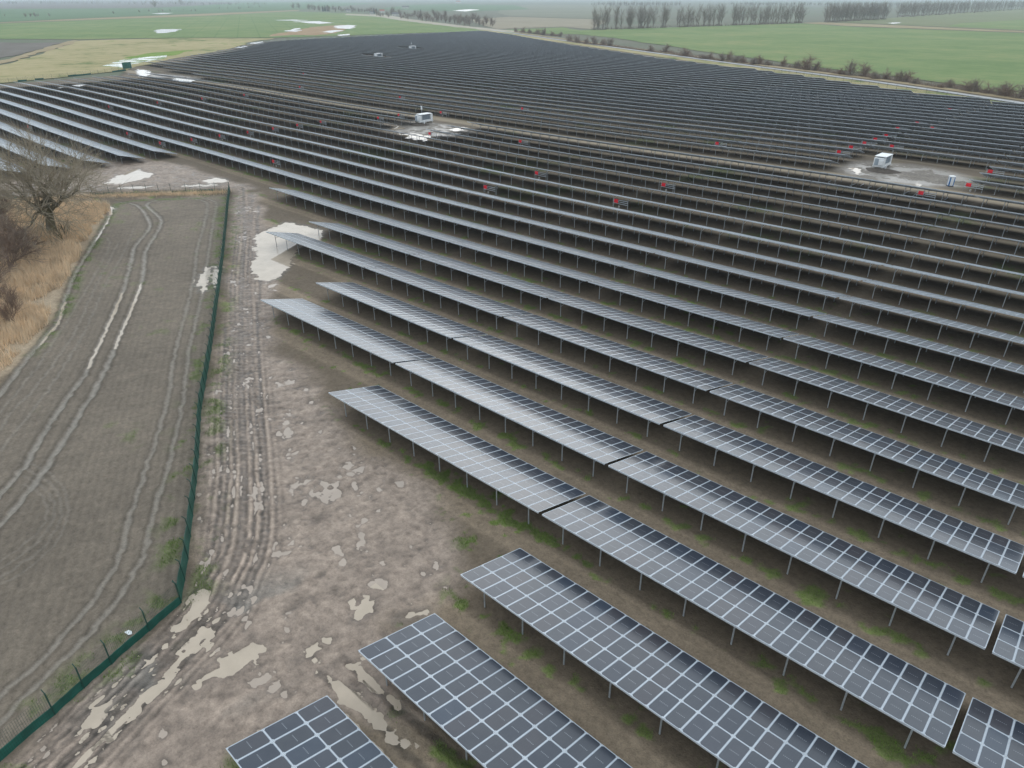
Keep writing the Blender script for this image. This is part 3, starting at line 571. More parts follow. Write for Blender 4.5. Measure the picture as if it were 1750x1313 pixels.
def ground_mid_mat():
    """soil of the solar park away from the yard: sandy service lane, wet clearings"""
    m, t, b = mat('park_soil')
    p = pos_(t)
    s = t.nodes.new('ShaderNodeSeparateXYZ'); t.links.new(p, s.inputs[0])
    n = noise_(t, p, 0.12, 6, 0.65); n2 = noise_(t, p, 2.2, 4, 0.6)
    k = math_(t, 'ADD', math_(t, 'MULTIPLY', n, 0.6), math_(t, 'MULTIPLY', n2, 0.4))
    base = ramp_(t, k, [(0.3, (0.105, 0.080, 0.058)), (0.5, (0.155, 0.121, 0.086)), (0.68, (0.205, 0.162, 0.117))])
    yy = math_(t, 'SUBTRACT', s.outputs[1], math_(t, 'MULTIPLY', math_(t, 'GREATER_THAN', s.outputs[1], 184.0), 5.0))
    ph = math_(t, 'MULTIPLY', math_(t, 'FRACT', math_(t, 'DIVIDE', math_(t, 'SUBTRACT', yy, 16.29), 9.2)), 9.2)
    wear_light = math_(t, 'MAXIMUM', math_(t, 'SUBTRACT', 1.0, math_(t, 'DIVIDE', math_(t, 'ABSOLUTE', math_(t, 'SUBTRACT', ph, 7.8)), 1.9)), 0.0)
    base = mixc(t, math_(t, 'MULTIPLY', wear_light, 0.75), base, (0.27, 0.215, 0.155))  # dry wheel tracks plus painted skylight in the gap; darker base deepens table shade
    gr = noise_(t, p, 0.05, 5, 0.6)
    base = mixc(t, math_(t, 'MULTIPLY', math_(t, 'GREATER_THAN', math_(t, 'ADD', math_(t, 'MULTIPLY', gr, 0.7), math_(t, 'MULTIPLY', n2, 0.3)), 0.575), 0.5), base, (0.08, 0.13, 0.03))
    # sandy lane between the two blocks
    wob = math_(t, 'MULTIPLY', math_(t, 'SUBTRACT', n, 0.5), 5.0)
    d = math_(t, 'ABSOLUTE', math_(t, 'SUBTRACT', math_(t, 'ADD', s.outputs[1], wob), 183.3))
    lane = math_(t, 'SUBTRACT', 1.0, math_(t, 'MULTIPLY', math_(t, 'MAXIMUM', math_(t, 'SUBTRACT', d, 1.8), 0.0), 0.6))
    lane = math_(t, 'MAXIMUM', lane, 0.0)
    base = mixc(t, math_(t, 'MULTIPLY', lane, 0.85), base, (0.36, 0.29, 0.205))
    wet = None
    for (cx, cy, rx, ry) in ((-194, 165, 22, 12), (-49, 196, 17, 13), (-458, 347, 18, 5), (-507, 421, 20, 5), (-430, 184, 40, 8)):
        ex = math_(t, 'DIVIDE', math_(t, 'SUBTRACT', s.outputs[0], cx), rx)
        ey = math_(t, 'DIVIDE', math_(t, 'SUBTRACT', s.outputs[1], cy), ry)
        q = math_(t, 'ADD', math_(t, 'MULTIPLY', ex, ex), math_(t, 'MULTIPLY', ey, ey))
        q = math_(t, 'ADD', q, math_(t, 'MULTIPLY', math_(t, 'SUBTRACT', n, 0.5), 1.6))
        f = math_(t, 'MINIMUM', math_(t, 'MAXIMUM', math_(t, 'MULTIPLY', math_(t, 'SUBTRACT', 1.15, q), 2.0), 0.0), 1.0)
        wet = f if wet is None else math_(t, 'MAXIMUM', wet, f)
    cl = ramp_(t, math_(t, 'ADD', math_(t, 'MULTIPLY', n, 0.5), math_(t, 'MULTIPLY', n2, 0.5)), [(0.35, (0.13, 0.115, 0.10)), (0.5, (0.25, 0.22, 0.19)), (0.68, (0.36, 0.32, 0.28))])
    base = mixc(t, math_(t, 'MULTIPLY', wet, 0.85), base, cl)
    t.links.new(base, b.inputs['Base Color'])
    rg = math_(t, 'SUBTRACT', 0.95, math_(t, 'MULTIPLY', wet, math_(t, 'MULTIPLY', math_(t, 'GREATER_THAN', n, 0.5), 0.6)))
    t.links.new(rg, b.inputs['Roughness'])
    b.inputs['Specular IOR Level'].default_value = 0.3
    bump_(t, b, k, 0.12, 0.8)
    return m


M['mid'] = ground_mid_mat()


# ------------------------------------------------------------------ the ground
def grid_mesh(name, xs, ys, zfun, material, attrs=None, keep=None):
    X, Y = np.meshgrid(xs, ys, indexing='ij')
    Z = zfun(X, Y)
    nx, ny = X.shape
    co = np.stack([X, Y, Z], -1).reshape(-1, 3).astype(np.float32)
    idx = np.arange(nx * ny).reshape(nx, ny)
    q = np.stack([idx[:-1, :-1], idx[1:, :-1], idx[1:, 1:], idx[:-1, 1:]], -1).reshape(-1, 4)
    if keep is not None:
        cx = (X[:-1, :-1] + X[1:, 1:]) / 2; cy = (Y[:-1, :-1] + Y[1:, 1:]) / 2
        q = q[keep(cx, cy).reshape(-1)]
        used = np.unique(q); remap = np.full(nx * ny, -1); remap[used] = np.arange(len(used))
        co = co[used]; q = remap[q]
    me = bpy.data.meshes.new(name)
    me.vertices.add(len(co)); me.vertices.foreach_set('co', co.ravel())
    me.loops.add(q.size); me.loops.foreach_set('vertex_index', q.ravel().astype(np.int32))
    me.polygons.add(len(q))
    me.polygons.foreach_set('loop_start', np.arange(0, q.size, 4, dtype=np.int32))
    me.polygons.foreach_set('loop_total', np.full(len(q), 4, np.int32))
    me.polygons.foreach_set('use_smooth', np.ones(len(q), bool))
    me.materials.append(material)
    me.update(calc_edges=True)
    return me, X, Y, Z


# whole plain out to the horizon; the park area sits on its own finer sheets above it
XS = np.concatenate([np.linspace(-11500, -760, 24), np.arange(-740, 61, 10.0), np.linspace(100, 5000, 12)])
YS = np.concatenate([np.linspace(-3000, -60, 10), np.arange(-40, 761, 10.0), np.linspace(800, 12500, 26)])
me, *_ = grid_mesh('ground', XS, YS, lambda x, y: TZ(x, y) - 0.25, M['plain'])
tag(link('ground', me), kind='structure')

park_poly = [(80, -60), (80, 300), (-20, 372), (-100, 420), (-215, 474), (-310, 524), (-410, 578), (-510, 632), (-640, 705), (-720, 690), (-716, 400), (-640, 330), (-600, 262), (-545, 205), (-470, 172), (-462, 100), (-480, 40), (-480, -60)]
me, *_ = grid_mesh('park_ground', np.arange(-720, 81, 4.0), np.arange(-60, 721, 4.0), lambda x, y: TZ(x, y) - 0.06, M['mid'],
                   keep=lambda x, y: inside(x, y, park_poly) & ~((x > -228) & (x < 10) & (y > -13) & (y < 110)))
tag(link('park_ground', me), kind='structure')

NXS = np.concatenate([np.arange(-236, -150, 0.42), np.arange(-150, -95, 0.33), np.arange(-95, -74, 0.24), np.arange(-74, -24, 0.135), np.arange(-24, 18.01, 0.24)])
NYS = np.concatenate([np.arange(-20, -8, 0.3), np.arange(-8, 36, 0.14), np.arange(36, 62, 0.25), np.arange(62, 118.1, 0.4)])
AT = {}


def near_height(x, y):
    base = TZ(x, y)
    z = np.zeros_like(base)
    fld = sdist(x, y, Z_FIELD); yrd = sdist(x, y, Z_YARD); ree = sdist(x, y, Z_REED); tri = sdist(x, y, Z_TRI)
    n1 = fbm(x, y, 6.0, 11); n2 = fbm(x, y, 1.6, 21); n3 = fbm(x, y, 18.0, 31)
    na = fbm(x * 0.45 + y * 0.9, (y * 0.45 - x * 0.9) * 0.45, 1.0, 41, 5)
    n6 = fbm(x * 0.6 - y * 0.8, y * 0.6 + x * 0.8, 0.42, 71, 2)
    rid = 1 - np.abs(2 * fbm(x, y, 1.5, 81, 3) - 1)                             # ridges pushed up by wheels
    n4 = fbm(x * 0.8 + y * 0.6, y * 0.8 - x * 0.6, 0.85, 51, 2)         # mud dragged along the lanes
    fm = smooth(-0.5, 0.5, fld + (n2 - .5) * 1.2)
    ym = smooth(-1.8, 1.2, np.maximum(yrd, tri) + (n1 - .5) * 4.0) * (1 - fm)
    rm = smooth(-0.8, 0.8, ree + (n2 - .5) * 2.0) * (1 - fm)
    park = np.clip(1 - fm - ym - rm, 0, 1)
    # colours
    soil = np.empty(base.shape + (3,))
    c_field = np.array([0.194, 0.156, 0.118]); c_yard = np.array([0.340, 0.262, 0.207]); c_reed = np.array([0.42, 0.325, 0.225])
    c_park = np.array([0.165, 0.126, 0.088])  # wet earth, darkened further as painted shade under the tables
    soil[:] = (fm[..., None] * c_field + ym[..., None] * c_yard + rm[..., None] * c_reed + park[..., None] * c_park) / (fm + ym + rm + park)[..., None]
    nd = fbm(x * 0.9 - y * 0.35, (y * 0.9 + x * 0.35) * 0.4, 0.7, 61, 3)        # smeared by tyres
    soil *= (0.80 + 0.22 * n1 + 0.20 * n3 + ym * (0.5 * (nd - .5) + 0.45 * (n6 - .5) + 0.5 * (rid - .86)) + fm * 0.25 * (nd - .5) + 0.2 * park * (n6 - .5))[..., None]
    soil = np.clip(soil, 0, 1)
    # blue-grey wet clay beside the lane bend
    cl = smooth(0.48, 0.62, n1) * smooth(7, 2, np.hypot((x + 38) * 1.0, (y - 11) * 0.6)) * ym
    soil = soil * (1 - cl[..., None] * 0.6) + np.array([0.19, 0.195, 0.18]) * cl[..., None] * 0.6
    wet = 0.55 * ym + 0.12 * fm
    # clods and straw-coloured stains
    cs = smooth(0.66, 0.72, n4) * ym
    soil *= (1 - 0.12 * cs)[..., None]
    # greens: fresh growth under the high edge of each row, weeds along the fence and field edges
    ph = (y - 16.29) / 9.2
    ph = (ph - np.floor(ph)) * 9.2
    edge = np.exp(-((ph - 0.2) / 0.75) ** 2) + np.exp(-((ph - 9.3) / 0.75) ** 2)
    gr = smooth(0.575, 0.64, 0.34 * n2 + 0.42 * n4 + 0.24 * n3 + 0.16 * (edge - 0.55)) * park * smooth(130, 85, y)
    left = np.exp(-((fld - 1.0) / 0.9) ** 2)
    dfen = dist_line(x, y, FENCE_NEAR)
    gr = np.maximum(gr, smooth(0.50, 0.68, n2) * np.exp(-((dfen - 1.4) / 1.2) ** 2) * 0.8)
    gr = np.maximum(gr, left * smooth(0.35, 0.6, n2) * smooth(-92, -112, x) * 0.9)
    gr = np.maximum(gr, 0.4 * fm * smooth(0.60, 0.70, n2 * 0.4 + n1 * 0.3 + n3 * 0.3))
    gcol = np.array([0.12, 0.19, 0.03])
    soil = soil * (1 - gr[..., None] * 0.6) + gcol * gr[..., None] * 0.6
    AT['green'] = gr
    # relief: drill rows in the field, churned mud in the yard, sown soil between the rows
    ca, sa = math.cos(-0.49), math.sin(-0.49)
    q = (x * -sa + y * ca)
    fur = np.sin(q / 0.75 * 2 * math.pi)
    z += fm * (0.03 * fur + 0.07 * (n2 - .5) + 0.05 * (n4 - .5)) + ym * (0.32 * (na - .425) + 0.06 * (n2 - .5) + 0.09 * (n4 - .5) + 0.10 * (n6 - .5) + 0.16 * (rid - .86)) + park * (0.12 * (n2 - .5)) + rm * 0.25 * (n1 - .5)
    soil *= (1 + fm * (0.06 * fur + 0.2 * (n4 - .5) + 0.35 * (n3 - .5)))[..., None]
    lane_light = np.exp(-((ph - 7.9 + (n3 - .5) * 1.2) / 1.25) ** 2) * park
    soil *= (1 + 0.62 * lane_light * (0.75 + 0.5 * nd))[..., None]                # dry driven soil, plus skylight of the open gap painted in
    # inter-row wheel tracks
    for o in (6.9, 8.5):
        g = np.exp(-((ph - o + (n3 - .5) * 1.0) / 0.28) ** 2) * park
        z -= 0.05 * g
        soil *= (1 + 0.22 * g)[..., None]
    # wheel ruts
    low = np.zeros_like(base); high = np.zeros_like(base)
    for trs, light in ((TRACK_FIELD, 1), (TRACK_ROAD, 0)):
        for wd, dep, pts in trs:
            P = catmull(pts)
            a = np.array(P); bx0, by0 = a.min(0) - 3; bx1, by1 = a.max(0) + 3
            sel = (x > bx0) & (x < bx1) & (y > by0) & (y < by1)
            xx, yy = x[sel], y[sel]
            d = dist_line(xx + (n2[sel] - .5) * 0.45 + (n4[sel] - .5) * 0.3, yy + (n4[sel] - .5) * 0.3, P)
            if not light and wd > 0.7: d = np.abs(d - 0.32); wd = 0.36          # twin tyres
            rut = np.exp(-(d / (wd * 0.5)) ** 4)
            deep = dep
            if not light: dep = dep * (0.12 + 0.62 * smooth(0.48, 0.66, n1[sel] * .6 + n2[sel] * .4))
            berm = np.exp(-((d - wd * 0.85) / (wd * 0.3)) ** 2)
            lug = 0.5 + 0.5 * np.sin((xx * 0.55 - yy * 0.83) * 8.5 + n2[sel] * 4)
            low[sel] = np.minimum(low[sel], (-dep + (0 if light else 0.022) * lug) * rut)
            high[sel] = np.maximum(high[sel], (deep if light else 0.06) * 0.55 * berm * (0.6 + 0.8 * n2[sel]))
            if light:
                f = rut * (0.16 if wd <= 0.3 else 0.30 if wd < 0.4 else 0.5 if deep < 0.1 else 0.62)
                soil[sel] = soil[sel] * (1 - f[:, None]) + np.array([0.33, 0.295, 0.25]) * f[:, None]
                soil[sel] *= (1 - (0.08 if wd < 0.4 else 0.30) * berm)[:, None]
                wet[sel] = np.maximum(wet[sel], rut * (0.25 if deep < 0.1 else 0.75))
            else:
                soil[sel] *= (1 - 0.48 * rut * (0.6 + 0.4 * lug) + 0.20 * berm)[:, None]
                wet[sel] = np.maximum(wet[sel], rut * 0.9)
    # tyre lines drawn out along the muddy lane
    P = catmull(TRACK_ROAD[2][2])
    sel = (x > -190) & (x < -25) & (y < 100)
    d = dist_line(x[sel], y[sel], P)
    lane = smooth(4.2, 2.2, d) * ym[sel]
    st = np.sin(d * 2 * math.pi / 0.62 + 3 * n3[sel]) * (0.5 + n2[sel])
    z[sel] += 0.045 * st * lane
    soil[sel] *= (1 - 0.16 * lane + 0.28 * lane * st)[:, None]
    z = np.where(low < -0.004, z * 0.55 + low, z + high)
    # puddle basins
    pm = np.zeros_like(base)
    for nm, poly in PUDDLES:
        a = np.array(poly); bx0, by0 = a.min(0) - 3; bx1, by1 = a.max(0) + 3
        sel = (x > bx0) & (x < bx1) & (y > by0) & (y < by1)
        if not sel.any(): continue
        sdv = sdist(x[sel], y[sel], poly) + (n2[sel] - .5) * 1.4 + (n4[sel] - .5) * 1.2 + (n6[sel] - .5) * 0.9 - 0.12
        pm[sel] = np.maximum(pm[sel], smooth(-0.5, 0.5, sdv))
        wet[sel] = np.maximum(wet[sel], smooth(-1.6, 0.0, sdv) * 0.9)
        soil[sel] *= (1 - 0.22 * smooth(-1.3, -0.2, sdv))[:, None]
    z = z * (1 - 0.6 * pm) - 0.15 * pm
    z = np.where(rm > 0.5, z + 0.05, z)
    soil *= (1 - 0.20 * ym * smooth(-0.01, -0.065, z))[..., None]           # soaked mud round the water
    wet = np.maximum(wet, ym * smooth(0.0, -0.06, z) * 0.95)
    AT['soil'] = np.clip(soil, 0, 1); AT['wet'] = np.clip(wet, 0, 1); AT['z'] = base + z
    AT['ym'] = ym; AT['rm'] = rm; AT['park'] = park
    return base + z


me, GX, GY, GZ = grid_mesh('site_ground', NXS, NYS, near_height, M['near'])
ca_ = me.attributes.new('soil', 'FLOAT_COLOR', 'POINT')
ca_.data.foreach_set('color', np.concatenate([AT['soil'], np.ones(AT['wet'].shape + (1,))], -1).astype(np.float32).ravel())
wa_ = me.attributes.new('wet', 'FLOAT', 'POINT')
wa_.data.foreach_set('value', AT['wet'].astype(np.float32).ravel())
site = tag(link('site_ground', me), kind='structure')


def GH(x, y):
    """ground height on the fine sheet (or the swell beyond it)"""
    i = int(np.searchsorted(NXS, x)); j = int(np.searchsorted(NYS, y))
    if 0 < i < len(NXS) and 0 < j < len(NYS):
        return float(GZ[i, j])
    return T1(x, y) - 0.06


# standing water: shallow films in the churned yard, and the larger puddles
me, *_ = grid_mesh('standing_water', np.arange(-160, -18, 1.0), np.arange(-15, 100, 1.0), lambda x, y: TZ(x, y) - 0.069, M['film'],
                   keep=lambda x, y: (np.maximum(sdist(x, y, Z_YARD), sdist(x, y, Z_TRI)) > -0.5))
tag(link('standing_water', me), kind='structure')
for nm, poly in PUDDLES:
    a = np.array(poly); c = a.mean(0)
    nearp = (-230 < c[0] < 10) and (c[1] < 112)
    if nearp:
        bx0, by0 = a.min(0) - 1.4; bx1, by1 = a.max(0) + 1.4
        me, *_ = grid_mesh('puddle', np.arange(bx0, bx1, 0.4), np.arange(by0, by1, 0.4), lambda x, y: TZ(x, y) - 0.056, M['water'],
                           keep=lambda x, y, poly=poly: sdist(x, y, poly) > -0.9)
    else:
        bx0, by0 = a.min(0) - 1; bx1, by1 = a.max(0) + 1
        me, *_ = grid_mesh('puddle', np.arange(bx0, bx1, 0.3), np.arange(by0, by1, 0.3), lambda x, y: TZ(x, y) + 0.03, M['water'],
                           keep=lambda x, y, poly=poly: sdist(x, y, poly) + (fbm(x, y, 2.2, 77) - .5) * 6 > 0.2)
    if len(me.polygons):
        tag(link('puddle', me), kind='structure')


# water lying in the deep field ruts
def rut_water(pts, width):
    P = catmull(pts, 0.8)
    v = []; f = []
    for i, p in enumerate(P):
        a = np.array(P[max(i - 1, 0)]); b = np.array(P[min(i + 1, len(P) - 1)])
        d = (b - a) / np.linalg.norm(b - a); n = np.array([-d[1], d[0]])
        for s in (-1, 1):
            q = np.array(p) + n * s * width / 2
            v.append((q[0], q[1], T1(q[0], q[1]) - 0.095))
        if i: f.append((2 * i - 2, 2 * i - 1, 2 * i + 1, 2 * i))
    me = mesh('rut_water', v, f, [M['water']])
    if me.polygons[0].normal.z < 0: me.flip_normals()
    return tag(link('rut_water', me), kind='structure')


for pts in RUT_WATER[:2] + RUT_WATER[4:]: rut_water(pts, 0.8)

# ------------------------------------------------------------------ fields, road and lanes beyond the park
def sheet(name, poly, material, dz, kind='structure', rag=0.0):
    """a flat field polygon, densified so that its rim wanders"""
    P = []
    rnd = random.Random(len(poly) * 7 + int(abs(poly[0][0])))
    n = len(poly)
    for i in range(n):
        a = np.array(poly[i]); b = np.array(poly[(i + 1) % n])
        L = np.linalg.norm(b - a); m = max(1, min(10, int(L / 12)))
        nrm = np.array([-(b - a)[1], (b - a)[0]]) / (L + 1e-6)
        for k in range(m):
            q = a + (b - a) * k / m
            if k: q = q + nrm * rnd.uniform(-1, 1) * min(rag, L * 0.06)
            P.append(q)
    z = [T1(q[0], q[1]) + dz for q in P]
    me = mesh(name, [(q[0], q[1], zz) for q, zz in zip(P, z)], [tuple(range(len(P)))], [material])
    import bmesh
    bm = bmesh.new(); bm.from_mesh(me)
    bmesh.ops.triangulate(bm, faces=bm.faces[:])
    bm.normal_update()
    for f in bm.faces:
        if f.normal.z < 0: f.normal_flip()
    bm.to_mesh(me); bm.free()
    return tag(link(name, me), kind=kind)


for nm, mk, poly, dz in SHEETS:
    key = {'reed': 'reedbed', 'pond': 'pond'}.get(mk, mk)
    sheet(nm, poly, M[key], dz, rag=(6 if nm == 'pond' else 3))


def ribbon(name, pts, width, material, dz):
    P = catmull(pts, 6)
    v = []; f = []
    for i, p in enumerate(P):
        a = np.array(P[max(i - 1, 0)]); b = np.array(P[min(i + 1, len(P) - 1)])
        d = (b - a) / np.linalg.norm(b - a); n = np.array([-d[1], d[0]])
        for s in (-1, 1):
            q = np.array(p) + n * s * width / 2
            v.append((q[0], q[1], T1(q[0], q[1]) + dz))
        if i:
            f.append((2 * i - 2, 2 * i, 2 * i + 1, 2 * i - 1))
    me = mesh(name, v, f, [material])
    import bmesh
    bm = bmesh.new(); bm.from_mesh(me); bm.normal_update()
    for q in bm.faces:
        if q.normal.z < 0: q.normal_flip()
    bm.to_mesh(me); bm.free()
    return tag(link(name, me), kind='structure')


ribbon('road', ROAD, 5.0, M['asphalt'], 0.14)
ribbon('road_verge', [(x + 7.5, y + 7.5) for x, y in ROAD], 7.0, M['margin'], 0.11)
ribbon('grass_verge', [(x - 8, y - 8) for x, y in ROAD], 13.0, M['meadow'], 0.10)
# ------------------------------------------------------------------ solar tables
TILT = R(15.19)
PITCH, LEN, TOP = 1.155, 2.258, 2.65
CT, ST = math.cos(TILT), math.sin(TILT)


def module_geo(x0, y0, w_, l_, jit, u0=0.0):
    """one framed module lying in the table plane (x along the row, y down the slope)"""
    b = 0.058; fr = 0.022; th = 0.035
    X = [x0, x0 + fr, x0 + b, x0 + w_ - b, x0 + w_ - fr, x0 + w_]
    Yv = [y0, y0 + fr, y0 + b, y0 + l_ - b, y0 + l_ - fr, y0 + l_]
    def z(x, y, dz=0.0):
        return (x - x0 - w_ / 2) * jit[0] + (y - y0 - l_ / 2) * jit[1] + jit[2] + dz
    v = []
    rings = [(0, 5, 0.0), (1, 4, 0.0), (2, 3, -0.004)]
    for a, c, dz in rings:
        for (i, j) in ((a, a), (c, a), (c, c), (a, c)):
            v.append((X[i], Yv[j], z(X[i], Yv[j], dz)))
    for (i, j) in ((0, 0), (5, 0), (5, 5), (0, 5)):
        v.append((X[i], Yv[j], z(X[i], Yv[j], -th)))
    f = []; mi = []
    for r in range(2):
        for i in range(4):
            j = (i + 1) % 4
            f.append((r * 4 + i, r * 4 + j, r * 4 + 4 + j, r * 4 + 4 + i)); mi.append(0 if r == 0 else 1)
    f.append((8, 9, 10, 11)); mi.append(2)
    for i in range(4):
        j = (i + 1) % 4
        f.append((12 + i, 12 + j, j, i)); mi.append(0)
    f.append((15, 14, 13, 12)); mi.append(3)
    c = 0.085                                            # pale corner where the backsheet shows between cut cells
    for (i, j, sx, sy) in ((2, 2, 1, 1), (3, 2, -1, 1), (3, 3, -1, -1), (2, 3, 1, -1)):
        o = len(v); x, y = X[i], Yv[j]
        q = [(x, y), (x + sx * c, y), (x, y + sy * c)]
        if sx * sy < 0: q = [q[0], q[2], q[1]]
        for a, b2 in q: v.append((a, b2, z(a, b2, -0.001)))
        f.append((o, o + 1, o + 2)); mi.append(0)
    return v, f, mi


MODMATS = [M['frame'], M['border'], M['cells'], M['under']]


def finish_modules(name, v, f, mi, uvo):
    """uvo: per-face origin so that the UV is in metres inside each module"""
    uv = []
    for q, (ox, oy) in zip(f, uvo):
        for i in q:
            uv.append((v[i][0] - ox, v[i][1] - oy))
    return mesh(name, v, f, MODMATS, mi, uv)


_rm = random.Random(5)


def jit():
    return (_rm.gauss(0, 0.0035), _rm.gauss(0, 0.0035), _rm.gauss(0, 0.004))


MODV = []
for i in range(10):
    v, f, mi = module_geo(0.005, 0, PITCH - 0.010, LEN - 0.010, jit())
    MODV.append(finish_modules('module', v, f, mi, [(0.005, 0)] * len(f)))


def array_mesh(n, seed):
    V, F, MI, UO = [], [], [], []
    for i in range(n):
        for j in range(3):
            v, f, mi = module_geo(i * PITCH + 0.005, j * LEN, PITCH - 0.010, LEN - 0.010, jit())
            o = len(V); V += v; F += [tuple(q + o for q in g) for g in f]; MI += mi; UO += [(i * PITCH + .005, j * LEN)] * len(f)
    return finish_modules('module_array', V, F, MI, UO)


ARR = {}


def get_array(n, k):
    key = (n, k % 3 if n == 26 else 0)
    if key not in ARR: ARR[key] = array_mesh(*key)
    return ARR[key]


def frame_mesh(n):
    L = n * PITCH
    mb = MB()
    mb.bar((0.02, 0.035, TOP - 0.115), (L - 0.02, 0.035, TOP - 0.115), 0.05, 0.12)
    for s in (0.45, 2.0, 2.75, 4.2, 5.0, 6.35):
        y = s * CT; z = TOP - s * ST - 0.085
        mb.bar((0.02, y, z), (L - 0.02, y, z), 0.05, 0.08)
    for x in post_xs(n):
        a = (x, 0.30 * CT, TOP - 0.30 * ST - 0.17); b = (x, 6.4 * CT, TOP - 6.4 * ST - 0.17)
        mb.bar(a, b, 0.06, 0.10)
        mb.bar((x, 0.78, 1.55), (x, 2.1, TOP - 2.1 * ST / CT - 0.2), 0.045, 0.045)
    return mb.mesh('mounting_frame', M['rack'])


def post_xs(n):
    L = n * PITCH
    c = max(2, int(round((L - 3.4) / 3.8)) + 1) if n > 4 else 2
    if n == 26: return [1.72 + 3.8 * i for i in range(8)]
    if c == 1: return [L / 2]
    s = min(3.8, (L - 1.6) / (c - 1)); o = (L - s * (c - 1)) / 2
    return [o + s * i for i in range(c)]


FRM = {}


def get_frame(n):
    if n not in FRM: FRM[n] = frame_mesh(n)
    return FRM[n]


def post_mesh(h):
    """C-section ram post"""
    mb = MB()
    mb.box(-0.055, 0.055, -0.006, 0.006, -0.55, h)
    mb.box(-0.055, -0.047, -0.006, 0.05, -0.55, h)
    mb.box(0.047, 0.055, -0.006, 0.05, -0.55, h)
    return mb.mesh('post', M['galv'])


FP_Y, RP_Y = 0.72, 4.9
POST_F = post_mesh(TOP - FP_Y * ST / CT - 0.12)
POST_R = post_mesh(TOP - RP_Y * ST / CT - 0.12)

# which part of each row is built (metres along x)
RT = [(33, 0), (34, -20), (35, -35), (36, -50), (37, -66), (38, -99), (40, -132), (42, -164), (44, -200), (45, -229), (48, -293), (50, -324), (53, -377), (56, -425), (60, -489), (68, -604), (70, -640), (73, -690)]
LT = [(20, -525), (23, -525), (25, -553), (28, -570), (31, -598), (34, -628), (39, -675), (45, -690), (75, -695)]


def interp(tab, k):
    if k <= tab[0][0]: return tab[0][1]
    for (a, va), (b, vb) in zip(tab[:-1], tab[1:]):
        if a <= k <= b: return va + (vb - va) * (k - a) / (b - a)
    return tab[-1][1]


def row_spans(k):
    XR = 32.5
    if k <= 1: return [(-28.8, XR)]
    if k == 2: return [(-59.2, XR)]
    if k <= 4: s = [(-89.6, XR)]
    elif k <= 6: s = [(-120.0, XR)]
    elif k == 7: s = [(-150.4, XR)]
    elif k <= 14: s = [(-440, XR)]
    elif k <= 16: s = [(-440, -202.9), (-180.8, XR)]
    elif k == 17: s = [(-440, -209), (-180.8, XR)]
    elif k == 18: s = [(-412, -63.6), (-36.9, XR)]
    elif k == 19: s = [(-470, -63.6), (-36.9, XR)]
    elif k == 20: s = [(-525, -63.6), (-36.9, XR)]
    else:
        r = XR if k <= 32 else interp(RT, k)
        l = interp(LT, k)
        s = [(l, r)]
        if k == 35: s = [(l, -472), (-442, r)]
        if k == 43: s = [(l, -520), (-492, r)]
    if 3 <= k <= 7: s = [(-462, -210.9)] + s
    return s


TABLES = []        # row, block, x0, modules
for k in range(-1, 73):
    off = -28.8 if k < 18 else -33.2
    for bi, (xl, xr) in enumerate(row_spans(k)):
        j0 = math.floor((xl - off) / 30.4 + 1e-6); j1 = math.ceil((xr - off) / 30.4 - 1e-6)
        lst = []
        for j in range(j0, j1):
            a = max(xl, off + 30.4 * j); b = min(xr, off + 30.4 * j + 30.03)
            n = int((b - a) / PITCH + 0.02)
            if n >= 3:
                if a > off + 30.4 * j + 0.01: a = b - n * PITCH      # a short table keeps its right end on the grid
                lst.append([k, bi, a, min(n, 26)])
        for i, q in enumerate(lst):
            TABLES.append(q + [i, len(lst)])

fwd = np.array([-math.sin(R(42.82)) * math.cos(R(28.99)), math.cos(R(42.82)) * math.cos(R(28.99)), -math.sin(R(28.99))])
rgt = np.array([math.cos(R(42.82)), math.sin(R(42.82)), 0]); upv = np.cross(rgt, fwd)


def screen(pt):
    d = np.array(pt, float) - np.array([0, 0, CAM_Z])
    z = d @ fwd
    if z < 1: return None
    return 875 + 1195 * (d @ rgt) / z, 656.5 - 1195 * (d @ upv) / z, z


def seen(k, x0, n):
    best = 0
    for t in np.linspace(0, 1, 9):
        for yy, zz in ((0, 2.65), (6.5, .9)):
            s = screen((x0 + t * n * PITCH, row_y(k) + yy, zz))
            if s and -30 < s[0] < 1780 and -10 < s[1] < 1345: best = max(best, 1195 / s[2])
    return best


ONES = ['', 'first', 'second', 'third', 'fourth', 'fifth', 'sixth', 'seventh', 'eighth', 'ninth', 'tenth', 'eleventh', 'twelfth', 'thirteenth', 'fourteenth', 'fifteenth', 'sixteenth', 'seventeenth', 'eighteenth', 'nineteenth']
TENS = ['', '', 'twent', 'thirt', 'fort', 'fift', 'sixt', 'sevent', 'eight', 'ninet']


def ordw(n):
    if n < 20: return ONES[n]
    t, u = divmod(n, 10)
    return TENS[t] + ('ieth' if u == 0 else 'y-' + ONES[u])


vis = []
for q in TABLES:
    s = seen(q[0], q[2], q[3])
    q.append(s)
order = sorted([q for q in TABLES if q[6] > 0], key=lambda q: -q[6])
single = set(id(q) for q in order[:300])
rest = [q for q in order[300:]]


def table_place(k, x0, n):
    y = row_y(k); L = n * PITCH
    za, zb = T1(x0, y + 3), T1(x0 + L, y + 3)
    return (x0, y, za), -math.atan2(zb - za, L)


def table_label(k, bi, i, cnt):
    row = ordw(k + 2)
    nb = len(row_spans(k))
    if nb == 1:
        return 'solar panel table, %s from left in the %s row from the front' % (ordw(i + 1), row)
    side = 'left' if bi == 0 else 'right'
    if cnt == 1:
        return 'solar panel table standing alone in the %s part of the %s row' % (side, row)
    return 'solar panel table, %s from left in the %s part of the %s row' % (ordw(i + 1), side, row)


